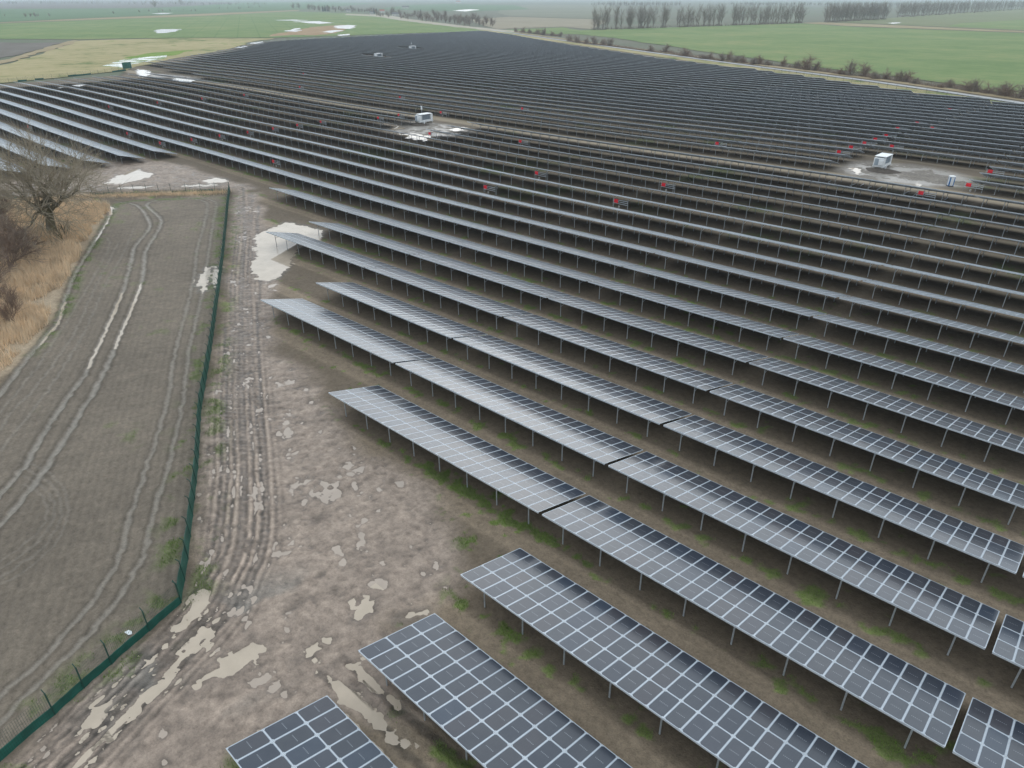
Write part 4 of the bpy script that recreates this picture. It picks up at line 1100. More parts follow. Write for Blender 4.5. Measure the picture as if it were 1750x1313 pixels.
# labels count only the tables that can be seen in each row
byrow = {}
for q in TABLES:
    if q[6] > 0: byrow.setdefault((q[0], q[1]), []).append(q)
for lst in byrow.values():
    lst.sort(key=lambda q: q[2])
    for i, q in enumerate(lst): q[4] = i; q[5] = len(lst)

ONEMOD = 0
for q in order[:300]:
    k, bi, x0, n, i, cnt, s = q
    loc, ry = table_place(k, x0, n)
    root = thing('solar_table', table_label(k, bi, i, cnt), 'solar table', loc, 0, 'solar tables in parallel rows', rot=(0, ry, 0))
    if s * PITCH > 9.6:                       # every module its own part where it is about 10 px or more
        rq = random.Random(k * 1000 + int(x0))
        for a in range(n):
            for c in range(3):
                o = bpy.data.objects.new('module', MODV[rq.randrange(10)])
                COL.objects.link(o)
                o.parent = root
                o.location = (a * PITCH, c * LEN * CT, TOP - c * LEN * ST)
                o.rotation_euler = (-TILT, 0, 0)
                ONEMOD += 1
    else:
        o = link('module_array', get_array(n, k + i), root, (0, 0, TOP), (-TILT, 0, 0))
        o['kind'] = 'stuff'
    link('mounting_frame', get_frame(n), root)
    for x in post_xs(n):
        for me_, yy in ((POST_F, FP_Y), (POST_R, RP_Y)):
            o = bpy.data.objects.new('post', me_)
            COL.objects.link(o); o.parent = root; o.location = (x, yy, 0)

# the far tables, too many to hold singly
V, F, MI, UV = [], [], [], []


def far_box(P, x0, x1, y0, y1, z0, z1, m):
    b = len(V)
    for p in ((x0, y0, z0), (x1, y0, z0), (x1, y1, z0), (x0, y1, z0), (x0, y0, z1), (x1, y0, z1), (x1, y1, z1), (x0, y1, z1)):
        V.append(P(p))
    for f in ((0, 1, 5, 4), (1, 2, 6, 5), (2, 3, 7, 6), (3, 0, 4, 7)):
        F.append(tuple(i + b for i in f)); MI.append(m); UV.extend([(0, 0)] * 4)


for k, bi, x0, n, i, cnt, s in rest:
    loc, ry = table_place(k, x0, n)
    L = n * PITCH; sl_ = -math.tan(ry)
    P = lambda p: (loc[0] + p[0], loc[1] + p[1], loc[2] + p[2] + p[0] * sl_)
    Dp = 3 * LEN
    b = len(V)
    for (x, s_, dz) in ((0, 0, 0), (L, 0, 0), (L, Dp, 0), (0, Dp, 0), (0, 0, -.18), (L, 0, -.18), (L, Dp, -.045), (0, Dp, -.045)):
        V.append(P((x, s_ * CT, TOP - s_ * ST + dz)))
    F.append((b, b + 1, b + 2, b + 3)); MI.append(0); UV.extend([(0, 0), (L, 0), (L, Dp), (0, Dp)])
    F.append((b + 7, b + 6, b + 5, b + 4)); MI.append(1); UV.extend([(0, 0)] * 4)
    for f in ((4, 5, 1, 0), (5, 6, 2, 1), (6, 7, 3, 2), (7, 4, 0, 3)):
        F.append(tuple(j + b for j in f)); MI.append(2); UV.extend([(0, 0)] * 4)
    for x in post_xs(n):
        far_box(P, x - .055, x + .055, FP_Y, FP_Y + .05, -.3, TOP - FP_Y * ST / CT - .04, 3)
        far_box(P, x - .055, x + .055, RP_Y, RP_Y + .05, -.3, TOP - RP_Y * ST / CT - .04, 3)
me = mesh('solar_table_field', V, F, [M['cells_far'], M['under'], M['frame'], M['galv']], MI, UV)
tag(link('solar_table_field', me), 'far rows of solar tables merging into a dark blue mass', 'solar tables', kind='stuff')

# ------------------------------------------------------------------ red string inverters on their racks
inv_rows = {}
for k, x in INVERTERS: inv_rows.setdefault(k, []).append(x)
hmesh = MB().bevbox(-0.52, 0.52, -0.17, 0.17, -0.36, 0.36, 0.04).mesh('housing', M['red'])
cov = MB()
for i in range(7): cov.box(0.53, 0.60, -0.15 + i * 0.045, -0.13 + i * 0.045, -0.3, 0.3)
cmesh = cov.mesh('cooling_fins', M['fins'])
rail_m = MB().bar((-0.9, 0, 0), (2.9, 0, 0), 0.06, 0.10).mesh('rail', M['rack'])
leg_m = MB().box(-0.045, 0.045, -0.03, 0.03, -0.3, 2.05).mesh('rack_post', M['galv'])
jb_m = MB().bevbox(-0.18, 0.18, -0.12, 0.12, 0, 0.45, 0.02).mesh('junction_box', M['concrete'])
for k in sorted(inv_rows):
    xs = sorted(inv_rows[k])
    for i, x in enumerate(xs):
        y = row_y(k) + 0.40
        z = T1(x, y)
        lab = 'red inverter box on steel rack under the %s row from the front' % ordw(k + 2)
        if len(xs) > 1: lab = 'red inverter box, %s from the left, under the %s row from the front' % (ordw(i + 1), ordw(k + 2))
        r = thing('string_inverter', lab, 'inverter', (x, y, z), 0, 'red inverters under the tables')
        link('housing', hmesh, r, (0, -0.2, 1.42))
        link('cooling_fins', cmesh, r, (0, -0.2, 1.42))
        for h in (0.85, 1.25, 1.62): link('rail', rail_m, r, (0, 0, h))
        link('rack_post', leg_m, r, (-0.85, 0.06, 0)); link('rack_post', leg_m, r, (2.85, 0.06, 0))
        link('junction_box', jb_m, r, (0.6, 0.05, 0))
# ------------------------------------------------------------------ transformer stations
def station(loc, label, mast=False):
    r = thing('transformer_station', label, 'transformer', loc, 0, 'white transformer stations')
    mb = MB()                                          # skid frame, long axis along y
    for x in (-1.2, 1.2): mb.box(x - .1, x + .1, -3.1, 3.1, 0.55, 0.85)
    for y in (-3.1, -1.0, 1.0, 2.9): mb.box(-1.1, 1.1, y, y + .2, 0.58, 0.82)
    mb.build('skid_frame', M['white'], r)
    for x in (-1.05, 1.05):
        for y in (-2.7, 2.7):
            MB().box(x - .2, x + .2, y - .25, y + .25, -0.2, 0.55).build('support_leg', M['concrete'], r)
    MB().bevbox(-1.25, 1.25, -3.15, -2.0, 0.86, 2.75, .08).build('switchgear_cabinet', M['white'], r)
    MB().bevbox(-1.25, 1.25, 2.05, 3.1, 0.86, 3.0, .08).build('inverter_cabinet', M['white'], r)
    MB().box(-0.95, -0.05, -3.20, -3.16, 1.0, 2.6).build('cabinet_door', M['fins'], r)
    MB().box(0.1, 1.0, -3.42, -3.16, 1.15, 2.2).build('control_box', M['white'], r)
    t = MB().box(-0.75, 0.75, -1.85, 1.9, 0.86, 2.7).build('transformer_tank', M['fins'], r)
    for x in (-1.15, 0.8):
        for i in range(18):
            MB().box(x, x + .36, -1.8 + i * .2, -1.72 + i * .2, 1.0, 2.75).build('radiator_fin', M['fins'], t)
    MB().box(1.2, 1.27, -2.0, 2.05, 0.86, 1.25).build('side_sill', M['white'], r)
    MB().bevbox(-1.4, 1.4, -2.6, 2.7, 3.0, 3.16, .05).build('roof', M['white'], r)
    for x in (-1.3, 1.24):
        for y in (-1.95, 1.98): MB().box(x, x + .06, y, y + .06, 0.86, 3.0).build('roof_post', M['white'], r)
    MB().box(1.0, 1.55, -1.6, -1.0, -0.3, 0.8).build('cable_duct', M['white'], r)
    if mast:
        mb = MB().box(-1.75, -1.67, 0.5, 0.58, -0.2, 5.2)
        mb.build('mast', M['galv'], r)
        MB().bevbox(-1.95, -1.5, 0.35, 0.7, 4.3, 5.5, .05).build('antenna_box', M['white'], r)
    return r


names = ['white transformer station with antenna mast in the clearing left of centre', 'white transformer station in the muddy clearing at the right beside the toilet',
         'small far transformer station, nearer of the two among the dark far rows', 'small far transformer station with mast, farther of the two in far rows']
for i, (x, y) in enumerate(STATIONS):
    x2, y2 = (x - 1.0, y + 2.5) if i < 2 else (x, y + 1.5)
    station((x2, y2, T1(x2, y2) - 0.06), names[i], i in (0, 3))
    if i < 2:
        rnd = random.Random(i)
        mb = MB(); n, m = 26, 7
        for a in range(n):
            for b in range(m):
                t = 2 * math.pi * a / n; rr = b / (m - 1)
                hh = 0.5 * (1 - rr) ** 1.2 * rnd.uniform(.4, 1.3) * (rr > 0.02) + 0.1 * (1 - rr)
                mb.v.append((math.cos(t) * rr * 4.2 * (1 + .12 * math.sin(3 * t)), math.sin(t) * rr * 3.4, hh - 0.04))
        for a in range(n):
            for b in range(m - 1):
                a2 = (a + 1) % n
                mb.f.append((a * m + b, a * m + b + 1, a2 * m + b + 1, a2 * m + b)); mb.m.append(0)
        sp = mb.build('spoil_mound', M['mound'], None, (x + 0.6, y - 1.2, T1(x, y) - 0.03), sm=True)
        tag(sp, 'low mound of dark dug soil around the %s station' % ('antenna mast' if i == 0 else 'right hand'), 'soil mound')

# portable toilet
x, y = TOILET
r = thing('portable_toilet', 'white portable toilet with blue corner strips in the right clearing', 'toilet', (x, y + 0.5, T1(x, y) - 0.06), R(35))
MB().box(-.58, .58, -.58, .58, 0.0, 0.14).build('base', M['dark'], r)
MB().box(-.53, .53, -.53, .53, 0.14, 2.1).build('cabin', M['blue'], r)
MB().box(-.33, .33, -.57, -.532, 0.18, 2.05).build('door', M['white'], r)
MB().box(-.57, -.535, -.3, .3, 0.18, 2.05).build('side_panel', M['white'], r)
MB().box(.535, .57, -.3, .3, 0.18, 2.05).build('side_panel', M['white'], r)
MB().bevbox(-.6, .6, -.6, .6, 2.1, 2.32, .1).build('roof', M['white'], r)

# loose rails and litter
for i, (px, py, ln) in enumerate([(-59.7, 176.3, 1.8), (-54.4, 176.5, 3.0), (-52.7, 177.8, 2.8), (-50.6, 176.5, 2.2), (-48.6, 177.2, 3.6), (-42.7, 176.8, 3.1), (-40.8, 176.0, 2.4), (-34.6, 177.1, 2.0)]):
    o = MB().box(-.09, .09, -ln / 2, ln / 2, 0, 0.08).box(-.05, .05, -ln / 2 + .02, ln / 2 - .02, 0.08, 0.14).build('loose_rail', M['frame'], None, (px, py, T1(px, py) - 0.03), (0, 0, R([2, -3, 4, -2, 1, -4, 3, 0][i])))
    tag(o, 'loose aluminium rail lying in front of the right clearing, %s from the left' % ordw(i + 1), 'rail', 'loose rails on the ground')
o = MB().add([(0, 0, .02), (.5, .1, .03), (.62, .32, .05), (.3, .4, .03), (.05, .28, .06), (.1, .1, -.1), (.5, .2, -.1), (.2, .3, -.1)],
             [(0, 1, 2, 3, 4), (0, 5, 1), (1, 6, 2), (2, 6, 3), (3, 7, 4), (4, 5, 0)]).build('plastic_scrap', M['white'], None, (-44.7, 7.0, GH(-44.7, 7.0)))
tag(o, 'scrap of white plastic lying in the ploughed field', 'litter')


# ------------------------------------------------------------------ green fences
def resample(pts, step):
    P = [np.array(p, float) for p in pts]; out = [P[0]]
    for a, b in zip(P[:-1], P[1:]):
        n = max(1, int(round(np.linalg.norm(b - a) / step)))
        for k in range(1, n + 1): out.append(a + (b - a) * k / n)
    return out


def unit_wire():
    """a welded wire panel 1 m wide and 1 m high, scaled to each bay"""
    mb = MB()
    for i in range(9):
        mb.bar((0, 0, i / 8), (1, 0, i / 8), 0.006, 0.003)
    for i in range(1, 25):
        mb.bar((i / 25, 0, 0), (i / 25, 0.0001, 1), 0.0012, 0.004)
    return mb.mesh('wire_panel', M['green_wire'])


WIRE = unit_wire()
FPOST = MB().box(-.035, .035, -.035, .035, -.4, 2.05).bar((0, 0, 2.03), (0.0, 0.22, 2.3), 0.05).mesh('fence_post', M['green_wire'])


def band_mesh(L, h0, h1, rnd):
    """a bay of ground-hugging green screen, sagging a little"""
    mb = MB(); n = 6
    for i in range(n + 1):
        t = i / n; off = 0.05 * math.sin(t * math.pi) + rnd.uniform(-.012, .012)
        top = (h0 + (h1 - h0) * t) - 0.05 * math.sin(math.pi * t) * rnd.uniform(0, 1)
        for y in (-.012, .012):
            mb.v.append((t * L, off + y, -0.15)); mb.v.append((t * L, off + y * 1.0 + 0.04, top))
    for i in range(n):
        b = i * 4; c = b + 4
        for q in ((b, c, c + 1, b + 1), (b + 2, b + 3, c + 3, c + 2), (b + 1, c + 1, c + 3, b + 3)):
            mb.f.append(q); mb.m.append(0)
    return mb.mesh('screen', M['green_fence'])


def fence(pts, label, step=2.5, band=(0.75, 0.75), wire=True, post=True, bands=True, zf=None):
    P = resample(pts, step); c = P[0]
    zf = zf or (lambda x, y: T1(x, y))
    root = thing('fence', label, 'fence', (c[0], c[1], zf(c[0], c[1])))
    rnd = random.Random(len(P))
    for i, p in enumerate(P):
        a = P[max(i - 1, 0)]; b = P[min(i + 1, len(P) - 1)]
        ang = math.atan2(*(b - a)[::-1])
        z = zf(p[0], p[1])
        if post:
            o = link('fence_post', FPOST, root, (p[0] - c[0], p[1] - c[1], z - zf(c[0], c[1])), (R(rnd.uniform(-1, 1)), R(rnd.uniform(-1, 1)), ang))
        if i + 1 < len(P):
            q = P[i + 1]; L = float(np.linalg.norm(q - p)); an = math.atan2(q[1] - p[1], q[0] - p[0])
            zq = zf(q[0], q[1])
            lz = z - zf(c[0], c[1]); sl_ = -math.atan2(zq - z, L)
            if bands and rnd.random() < (1.0 if bands is True else bands):
                link('screen', band_mesh(L, rnd.uniform(*band), rnd.uniform(*band), rnd), root, (p[0] - c[0], p[1] - c[1], lz), (0, sl_, an))
            if wire:
                link('wire_panel', WIRE, root, (p[0] - c[0], p[1] - c[1], lz + 0.1), (0, sl_, an), (L, 1, 1.9))
    return root


fence(FENCE_NEAR[:6], 'green screened wire fence running to the bottom left corner', 2.5, (0.66, 0.78))
fence(FENCE_NEAR[5:], 'long green screened fence between ploughed field and muddy lane', 2.5, (1.35, 1.6))
fence(FENCE_TOP, 'wire fence with green strip along the far end of ploughed field', 3.0, (0.4, 0.6), bands=0.75)
fence(FENCE_FAR, 'far wire fence with green strip at the edge of the tan meadow', 5.0, (0.5, 0.8), bands=0.5)
fence(ROAD_FENCE, 'thin wire fence beside the road at the right', 6.0, bands=False)
x, y = SCREEN
r = thing('banner_screen', 'dark green screen panel standing slanted at the meadow edge', 'screen', (x, y, T1(x, y)), R(62))
mb = MB()
for i in range(9):
    for j in range(7):
        mb.v.append((i / 8 * 5.2 - 2.6, 0.25 * math.sin(i * .9 + j * .3), j / 6 * 3.6 + 0.35 * i / 8 + .1))
for i in range(8):
    for j in range(6):
        a = i * 7 + j; mb.f.append((a, a + 7, a + 8, a + 1)); mb.m.append(0)
for p in range(0, 63): mb.v.append((mb.v[p][0], mb.v[p][1] + 0.05, mb.v[p][2]))
for i in range(8):
    for j in range(6):
        a = 63 + i * 7 + j; mb.f.append((a, a + 1, a + 8, a + 7)); mb.m.append(0)
mb.build('screen_cloth', M['green_fence'], r)
for xx in (-2.6, 0, 2.6): MB().box(xx - .05, xx + .05, .06, .14, -.3, 3.9).build('screen_post', M['galv'], r)


# ------------------------------------------------------------------ bare trees
def grow(seed, height, trunk_r, levels, kids, spread, up, len0, ratio, rmin=0.0, thick=0.55, sides=(8, 6, 4, 3, 3), gnarl=0.18, fork=0.3, taper=0.55):
    """tapered trunk, limbs and twigs; returns (trunk+limbs, twigs) mesh builders"""
    rnd = random.Random(seed)
    A, B = MB(), MB()

    def branch(p, d, L, r, lv):
        n = max(2, 6 - lv) if lv < levels else 1
        pts = [np.array(p)]; rads = [r]; q = np.array(p, float); dd = np.array(d, float)
        if lv >= levels:
            tip = q + dd * L
            B.spike(q, tip, max(r, rmin))
            return
        for i in range(n):
            gl = gnarl * (0.3 if lv == 0 else 1)
            dd = dd + np.array([rnd.gauss(0, gl), rnd.gauss(0, gl), rnd.gauss(0, gl) + up * (0.4 if lv else 0.05)])
            dd /= np.linalg.norm(dd)
            q = q + dd * L / n
            pts.append(q.copy()); rads.append(max(rmin, r * (1 - (1 - taper) * (i + 1) / n)))
        (A if lv < 3 else B).tube(pts, rads, sides[min(lv, len(sides) - 1)])
        nk = kids[min(lv, len(kids) - 1)]
        for c in range(nk):
            t = fork + (1 - fork) * (c + rnd.random()) / nk
            if c == nk - 1: t = 1.0
            fi = min(n - 1, int(t * n)); ft = t * n - fi
            base = pts[fi] + (pts[fi + 1] - pts[fi]) * min(1, ft)
            rb = rads[fi] + (rads[fi + 1] - rads[fi]) * min(1, ft)
            az = rnd.uniform(0, 2 * math.pi)
            ax = pts[min(fi + 1, n)] - pts[fi]; ax /= np.linalg.norm(ax)
            s1 = np.cross(ax, [0.3, 0.5, 0.8]); s1 /= np.linalg.norm(s1); s2 = np.cross(ax, s1)
            an = spread * rnd.uniform(0.65, 1.25) * (0.5 if c == nk - 1 else 1)
            nd = ax * math.cos(an) + (s1 * math.cos(az) + s2 * math.sin(az)) * math.sin(an)
            nd[2] += up; nd /= np.linalg.norm(nd)
            branch(base, nd, L * ratio * rnd.uniform(0.75, 1.2), rb * (max(0.72, thick) if c == nk - 1 else thick), lv + 1)

    branch((0, 0, -0.3), (0, 0, 1), len0, trunk_r, 0)
    return A, B


def fit_height(mbs, h):
    top = max(v[2] for m in mbs for v in m.v)
    s = h / top
    for m in mbs: m.v = [(v[0] * s, v[1] * s, v[2] * s) for v in m.v]


# the old tree at the left
A, B = grow(31, 20, 0.9, 5, (6, 5, 5, 5, 4), 0.82, 0.06, 5.5, 0.86, rmin=0.024, gnarl=0.2, fork=0.55, thick=0.68)
fit_height((A, B), 24)
print('TREE', len(A.f), len(B.f), max(v[0] for v in B.v), min(v[0] for v in B.v))
ta = thing('bare_tree', 'large bare mossy tree standing in reeds left of the ploughed field', 'tree', (TREE[0], TREE[1], T1(*TREE)))
A.build('trunk', M['bark'], ta, sm=True)
B.build('crown', M['twig_moss'], ta)

# low suckers and brush around its foot
A, B = grow(5, 6, 0.10, 3, (5, 6, 6), 0.7, 0.05, 2.0, 0.75, gnarl=0.3, fork=0.15)
fit_height((A, B), 6.0)
sa, sb = A.mesh('stem', M['bark']), B.mesh('crown', M['twig_moss'])
for i, (dx, dy) in enumerate([(3.0, 1.5), (5.2, 0.2), (-3.5, -1.0)]):
    p = (TREE[0] + dx, TREE[1] + dy)
    r = thing('bush', ['bare bush at the foot of the large tree, nearest its trunk', 'bare bush right of the large tree at the reed edge', 'bare bush left of the large tree trunk'][i], 'bush', (p[0], p[1], T1(*p)), i * 2.0, 'bushes around the large tree')
    r.scale = (1.1 - .15 * i,) * 3
    link('stem', sa, r); link('crown', sb, r)

# red-brown alders at the left edge
A, B = grow(9, 10, 0.16, 4, (9, 8, 7, 6), 0.62, 0.10, 4.0, 0.66, rmin=0.016, gnarl=0.2, fork=0.15)
fit_height((A, B), 10)
aa, ab = A.mesh('trunk', M['twig_red']), B.mesh('crown', M['twig_red'])
ALAB = ['reddish brown bare tree at the left edge, middle of the clump', 'reddish brown bare tree at left edge, behind the clump', 'small dark bare sapling alone in the reeds at left', 'low bare tree between sapling and red-brown clump', 'red-brown bare tree cut by the left edge of the picture', 'red-brown bare tree nearest the large mossy tree', 'bare tree rising behind the red-brown clump beside the large tree']
ASZ = [1.35, 1.4, .75, 1.1, 1.35, 1.0, 1.2]
for i, p in enumerate(BROWNTREES):
    r = thing('alder_tree', ALAB[i], 'tree', (p[0], p[1], T1(*p)), i * 1.3, 'red-brown bare trees at the left edge')
    r.scale = (ASZ[i] * (1.15 if i != 2 else .8),) * 2 + (ASZ[i],)
    link('trunk', aa, r); link('crown', ab, r)

# ------------------------------------------------------------------ hedge shrubs, poplars, far woods
SV = []
for sd in range(4):
    A, B = grow(100 + sd, 4, 0.12, 3, (11, 8, 7), 0.85, 0.05, 1.1, 0.85, rmin=.012, gnarl=0.28, fork=0.03, taper=.6)
    fit_height((A, B), 1.0)
    wmax = max(abs(c) for v in B.v for c in v[:2])
    for m_ in (A, B): m_.v = [(v[0] / wmax * .5, v[1] / wmax * .5, v[2]) for v in m_.v]
    B2 = MB(); B2.v, B2.f, B2.m = B.v, B.f, B.m
    mt = M['twig_red'] if sd % 2 else M['twig_hedge']
    SV.append((A.mesh('stem', mt), B2.mesh('crown', mt)))
for i, ((x, y), h, wd) in enumerate(SHRUBS):
    r = thing('hedge_shrub', 'bare shrub beside the road, %s from the left in the roadside hedge' % ordw(i + 1), 'shrub', (x, y, T1(x, y) - .1), i * 2.4, 'bare shrubs along the road')
    r.scale = (wd * 1.7, wd * 1.7, h * 1.4)
    s_, c_ = SV[i % 4]
    link('stem', s_, r); link('crown', c_, r)

# low scrub filling the hedge between the shrubs
rnd = random.Random(41)
mb = MB()
for ((x0_, y0_), h0_, w0_), ((x1_, y1_), h1_, w1_) in zip(SHRUBS[:-1], SHRUBS[1:]):
    L_ = math.hypot(x1_ - x0_, y1_ - y0_)
    if L_ > 45 and rnd.random() < 0.5: continue
    for k in range(int(L_ * 16)):
        t = rnd.random(); x = x0_ + (x1_ - x0_) * t + rnd.gauss(0, 1.0); y = y0_ + (y1_ - y0_) * t + rnd.gauss(0, 1.0)
        hh = rnd.uniform(0.7, 3.0) * (0.6 + 0.8 * vnoise(np.array([x]), np.array([y]), 9.0, 5)[0])
        a = rnd.uniform(0, 6.28); z = T1(x, y)
        mb.spike((x, y, z - .1), (x + math.cos(a) * hh * .6, y + math.sin(a) * hh * .6, z + hh), 0.055)
tag(mb.build('hedge_scrub', M['twig_red']), 'low red-brown scrub filling the hedge along the road', 'scrub', kind='stuff')

PV = []
for sd in range(6):
    A, B = grow(200 + sd, 30, 0.45, 3, (24 + 2 * sd, 7, 6), 0.42 + 0.05 * sd, 0.15, 27, 0.34 + 0.02 * sd, rmin=0.04, sides=(6, 4, 3), gnarl=0.06, fork=0.10 + 0.04 * (sd % 3), taper=0.2)
    fit_height((A, B), 1.0)
    PV.append((A.mesh('trunk', M['twig']), B.mesh('crown', M['twig'])))
cnt = [0, 0, 0]
RN = ['long poplar row at top right', 'short poplar block right of the gap', 'hazy wood edge at the top right corner']
for i, ((x, y), h, rw) in enumerate(POPLARS):
    cnt[rw] += 1
    h = min(h, 34)
    r = thing('poplar_tree', 'bare poplar, %s from the left in the %s' % (ordw(cnt[rw]), RN[rw]), 'tree', (x, y, T1(x, y)), i * 1.7, RN[rw])
    sx = h * (1.1 + 0.6 * ((i * 7) % 5) / 4) * (1.0 if rw == 0 else 1.2)
    r.scale = (sx, sx, h)
    a_, c_ = PV[(i * 5 + i // 3) % 6]
    link('trunk', a_, r); link('crown', c_, r)

rnd = random.Random(3)
for rw, lab in ((0, 'dark brush at the foot of the long poplar row'), (1, 'dark brush at the foot of the short poplar block'), (2, 'dark brush at the foot of the hazy wood edge')):
    mb = MB()
    pts = [p for p, h, r_ in POPLARS if r_ == rw]
    for (x0_, y0_), (x1_, y1_) in zip(pts[:-1], pts[1:]):
        for k in range(26):
            t = rnd.random(); x = x0_ + (x1_ - x0_) * t + rnd.gauss(0, 1.6); y = y0_ + (y1_ - y0_) * t + rnd.gauss(0, 1.6)
            a = rnd.uniform(0, 6.28); hh = rnd.uniform(1.2, 5.0); z = T1(x, y)
            mb.spike((x, y, z - .1), (x + math.cos(a) * hh * .5, y + math.sin(a) * hh * .5, z + hh), 0.22)
    tag(mb.build('undergrowth', M['twig']), lab, 'undergrowth', kind='stuff')

WV = []
for sd in range(4):
    A, B = grow(300 + sd, 12, 0.32, 3, (12, 9, 7), 0.70, 0.10, 6.0, 0.62, sides=(5, 4, 3), gnarl=0.14, fork=0.12, taper=.6)
    fit_height((A, B), 1.0)
    WV.append((A.mesh('trunk', M['twig_hedge']), B.mesh('crown', M['twig_hedge'])))
for i, ((x, y), h) in enumerate(WOOD):
    far = x < -1150
    r = thing('wood_tree', 'bare tree, %s from the left in the %s' % (ordw(i + 1 if i < 30 else i - 29), 'far wooded hamlet at top' if i < 30 else 'grey wood beside the sandy track'), 'tree', (x, y, T1(x, y)), i * 2.1, 'far wooded hamlet at top' if i < 30 else 'grey wood beside the sandy track')
    r.scale = (h * 1.05, h * 1.05, h)
    a_, c_ = WV[i % 4]
    link('trunk', a_, r); link('crown', c_, r)
for i, ((x, y), h) in enumerate(FARTREES):
    lab = 'small far tree, %s from the left on the far green field' % ordw(i + 1)
    if i >= 22: lab = ['large hazy round tree at the top left, left of two', 'large hazy tree at the top left, right of two', 'pale far tree left of the hamlet, nearer the edge', 'pale far tree left of the hamlet, touching it'][i - 22]
    r = thing('field_tree', lab, 'tree', (x, y, T1(x, y)), i * 1.9, 'scattered far trees at top left')
    r.scale = (h * 1.2, h * 1.2, h)
    a_, c_ = WV[(i * 3) % 4]
    link('trunk', a_, r); link('crown', c_, r)


def conifer(seed):
    rnd = random.Random(seed); mb = MB()
    for L in range(14):
        z = 0.08 + 0.9 * L / 14; rr = 0.27 * (1 - L / 14.5)
        for k in range(12):
            a = 2 * math.pi * (k + rnd.random()) / 12
            q = rr * rnd.uniform(.75, 1.15)
            mb.spike((0, 0, z + .05), (math.cos(a) * q, math.sin(a) * q, z - .03), 0.05)
    mb.spike((0, 0, .85), (0, 0, 1.0), .03)
    return mb.mesh('crown', M['conifer'])


CV = [conifer(1), conifer(2)]
CT_M = MB().tube([(0, 0, -.02), (0, 0, .9)], [.025, .008], 5).mesh('trunk', M['twig'])
for i, ((x, y), h) in enumerate(CONIFERS):
    r = thing('conifer_tree', 'dark green conifer among bare trees, %s from the left at the hamlet' % ordw(i + 1), 'tree', (x, y, T1(x, y)), i, 'conifers at the far hamlet')
    r.scale = (h, h, h)
    link('trunk', CT_M, r); link('crown', CV[i % 2], r)


def house(x, y, rz, L, W_, H, roof, label):
    r = thing('house', label, 'house', (x, y, T1(x, y)), rz)
    MB().box(-L / 2, L / 2, -W_ / 2, W_ / 2, -.2, H).build('wall', M['wall'], r)
    mb = MB(); e = 0.5; rh = H + W_ * 0.42
    v = [(-L / 2 - e, -W_ / 2 - e, H + .02), (L / 2 + e, -W_ / 2 - e, H + .02), (L / 2 + e, W_ / 2 + e, H + .02), (-L / 2 - e, W_ / 2 + e, H + .02), (-L / 2 - e, 0, rh), (L / 2 + e, 0, rh)]
    mb.add(v, [(0, 1, 5, 4), (2, 3, 4, 5), (0, 4, 3), (1, 2, 5), (3, 2, 1, 0)])
    rf = mb.build('roof', roof, r)
    MB().box(L * .2, L * .2 + .8, -.4, .4, rh - 1.2, rh + 1.0).build('chimney', M['roof_red'], rf)
    for i in range(3):
        cx = -L / 2 + L * (i + .5) / 3
        MB().box(cx - .6, cx + .6, -W_ / 2 - .06, -W_ / 2 - .01, 1.0, 2.3).build('window', M['pane'], r)
    return r


HP = {'dark': (14, 8, 5, 'roof_grey', 'dark roofed house among trees of the far hamlet'), 'red': (13, 9, 4.5, 'roof_red', 'house with a red roof behind the far wood'),
      'white': (22, 9, 4, 'roof_grey', 'long white farm shed beside the sandy track'), 'white2': (9, 7, 3.5, 'roof_grey', 'small white house beside dark conifers at the hamlet'),
      'white3': (26, 10, 5, 'roof_grey', 'pale barn standing behind the far wood'), 'redfar': (30, 14, 8, 'roof_red', 'red roofed farmhouse far off at the top edge')}
for (x, y), n in HOUSES:
    L, W_, H, rf, lab = HP[n]
    house(x, y, R(55), L, W_, H, M[rf], lab)

# hazy woods on the horizon
rnd = random.Random(77)
mb = MB()
for (xa, ya, xb, yb, n, h0, h1) in ((-2450, 3300, -2050, 3450, 150, 15, 26), (-2000, 3900, -1250, 4150, 240, 14, 22), (-4300, 1750, -3900, 2250, 80, 12, 18), (-900, 5200, 600, 5600, 300, 16, 26), (-5600, 1300, -5000, 2400, 160, 12, 20)):
    for i in range(n):
        t = rnd.random()
        x = xa + (xb - xa) * t + rnd.uniform(-60, 60); y = ya + (yb - ya) * t + rnd.uniform(-60, 60); h = rnd.uniform(h0, h1)
        z = T1(x, y) if x > -600 and y < 400 else 0.2
        for k in range(9):
            a = rnd.uniform(0, 6.28); rr = rnd.uniform(.12, .34) * h
            mb.spike((x, y, z + h * rnd.uniform(0, .35)), (x + math.cos(a) * rr, y + math.sin(a) * rr, z + h * rnd.uniform(.6, 1.0)), 0.45)
        mb.spike((x, y, z), (x, y, z + h), 0.7)
o = mb.build('far_wood', M['twig'])
tag(o, 'hazy bare woods along the horizon at the top edge', 'wood', kind='stuff')

# ------------------------------------------------------------------ reeds and grass
rs = np.random.RandomState(8)


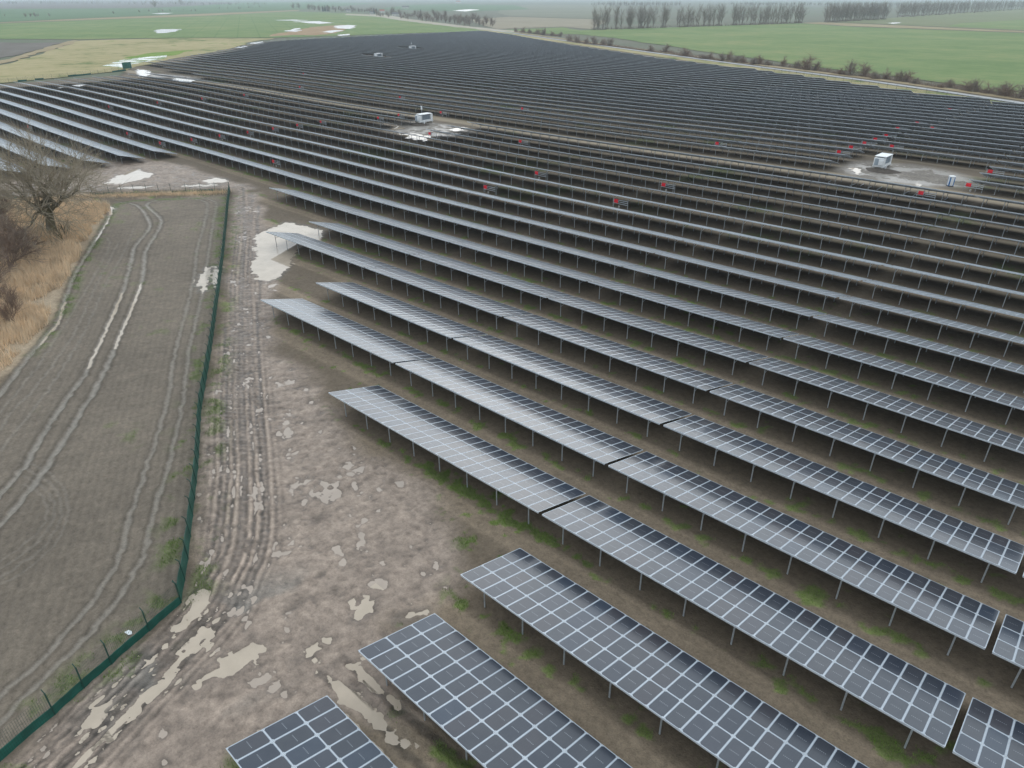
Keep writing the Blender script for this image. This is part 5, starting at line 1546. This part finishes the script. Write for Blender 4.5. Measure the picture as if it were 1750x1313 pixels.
def blades(name, pts, zs, hmin, hmax, wd, lean, material, seed):
    rs = np.random.RandomState(seed)
    n = len(pts)
    h = rs.uniform(hmin, hmax, n); a = rs.uniform(0, 2 * math.pi, n); ln = rs.uniform(0, lean, n) * h; la = rs.uniform(0, 2 * math.pi, n)
    ww = wd * rs.uniform(.6, 1.4, n)
    dx, dy = np.cos(a) * ww / 2, np.sin(a) * ww / 2
    V = np.zeros((n, 3, 3))
    V[:, 0] = np.stack([pts[:, 0] - dx, pts[:, 1] - dy, zs - .05], -1)
    V[:, 1] = np.stack([pts[:, 0] + dx, pts[:, 1] + dy, zs - .05], -1)
    V[:, 2] = np.stack([pts[:, 0] + np.cos(la) * ln, pts[:, 1] + np.sin(la) * ln, zs + h], -1)
    me = bpy.data.meshes.new(name)
    me.vertices.add(3 * n); me.vertices.foreach_set('co', V.astype(np.float32).ravel())
    me.loops.add(3 * n); me.loops.foreach_set('vertex_index', np.arange(3 * n, dtype=np.int32))
    me.polygons.add(n); me.polygons.foreach_set('loop_start', np.arange(0, 3 * n, 3, dtype=np.int32)); me.polygons.foreach_set('loop_total', np.full(n, 3, np.int32))
    me.materials.append(material); me.update(calc_edges=True)
    return link(name, me)


a = np.array(Z_REED); lo, hi = a.min(0), a.max(0)
lo = np.maximum(lo, (-215, -12))
P = np.stack([rs.uniform(lo[0], hi[0], 190000), rs.uniform(lo[1], hi[1], 190000)], -1)
dn = fbm(P[:, 0], P[:, 1], 5, 55)
sd = sdist(P[:, 0], P[:, 1], Z_REED) + (dn - .5) * 3
P = P[(sd > 0.6) & (dn > 0.36 + .1 * rs.rand(len(P)))][:62000]
o = blades('dry_reeds', P, TZ(P[:, 0], P[:, 1]), 0.9, 2.1, 0.10, 0.45, M['reed'], 1)
tag(o, 'dry tan reeds and tall grass around the large bare tree', 'reeds', kind='stuff')
# strip of dry grass along the far end of the field
q = np.array(resample([(p[0] + 0.4, p[1] - 1.8) for p in FENCE_TOP], 0.05))
q = q[rs.randint(0, len(q), 9000)] + np.stack([rs.normal(0, .9, 9000), rs.normal(0, 1.0, 9000)], -1)
o = blades('dry_grass_strip', q, TZ(q[:, 0], q[:, 1]), 0.3, 0.9, 0.08, 0.6, M['reed'], 2)
tag(o, 'strip of dry tan grass below the far wire fence', 'grass', kind='stuff')
# fresh grass where the soil is green
gm = AT['green'].ravel(); gx = GX.ravel(); gy = GY.ravel(); gz = GZ.ravel()
idx = np.nonzero(rs.rand(len(gm)) < np.clip((gm - 0.25) * 1.3, 0, 1) * 0.9)[0]
if len(idx) > 24000: idx = rs.choice(idx, 24000, replace=False)
idx = np.repeat(idx, 3)
P = np.stack([gx[idx] + rs.normal(0, .14, len(idx)), gy[idx] + rs.normal(0, .14, len(idx))], -1)
o = blades('fresh_grass', P, gz[idx], 0.08, 0.26, 0.045, 0.7, M['grass'], 3)
tag(o, 'fresh green grass tufts between rows and along the fence', 'grass', kind='stuff')

# ------------------------------------------------------------------ haze
m = bpy.data.materials.new('haze')
m.use_nodes = True
t = m.node_tree
t.nodes.clear()
pv = t.nodes.new('ShaderNodeVolumePrincipled')
pv.inputs['Color'].default_value = (0.82, 0.92, 1.0, 1)
pv.inputs['Density'].default_value = HAZE
pv.inputs['Anisotropy'].default_value = 0.3
ou = t.nodes.new('ShaderNodeOutputMaterial')
t.links.new(pv.outputs[0], ou.inputs['Volume'])
hb = MB().box(-11800, 5300, -3300, 12800, -2.6, 62).build('haze', m)
tag(hb, 'thin winter haze over the plain', 'haze', kind='stuff')
print('MODULES', ONEMOD, 'tables', len(TABLES), 'seen', len(order), 'objects', len(bpy.data.objects))
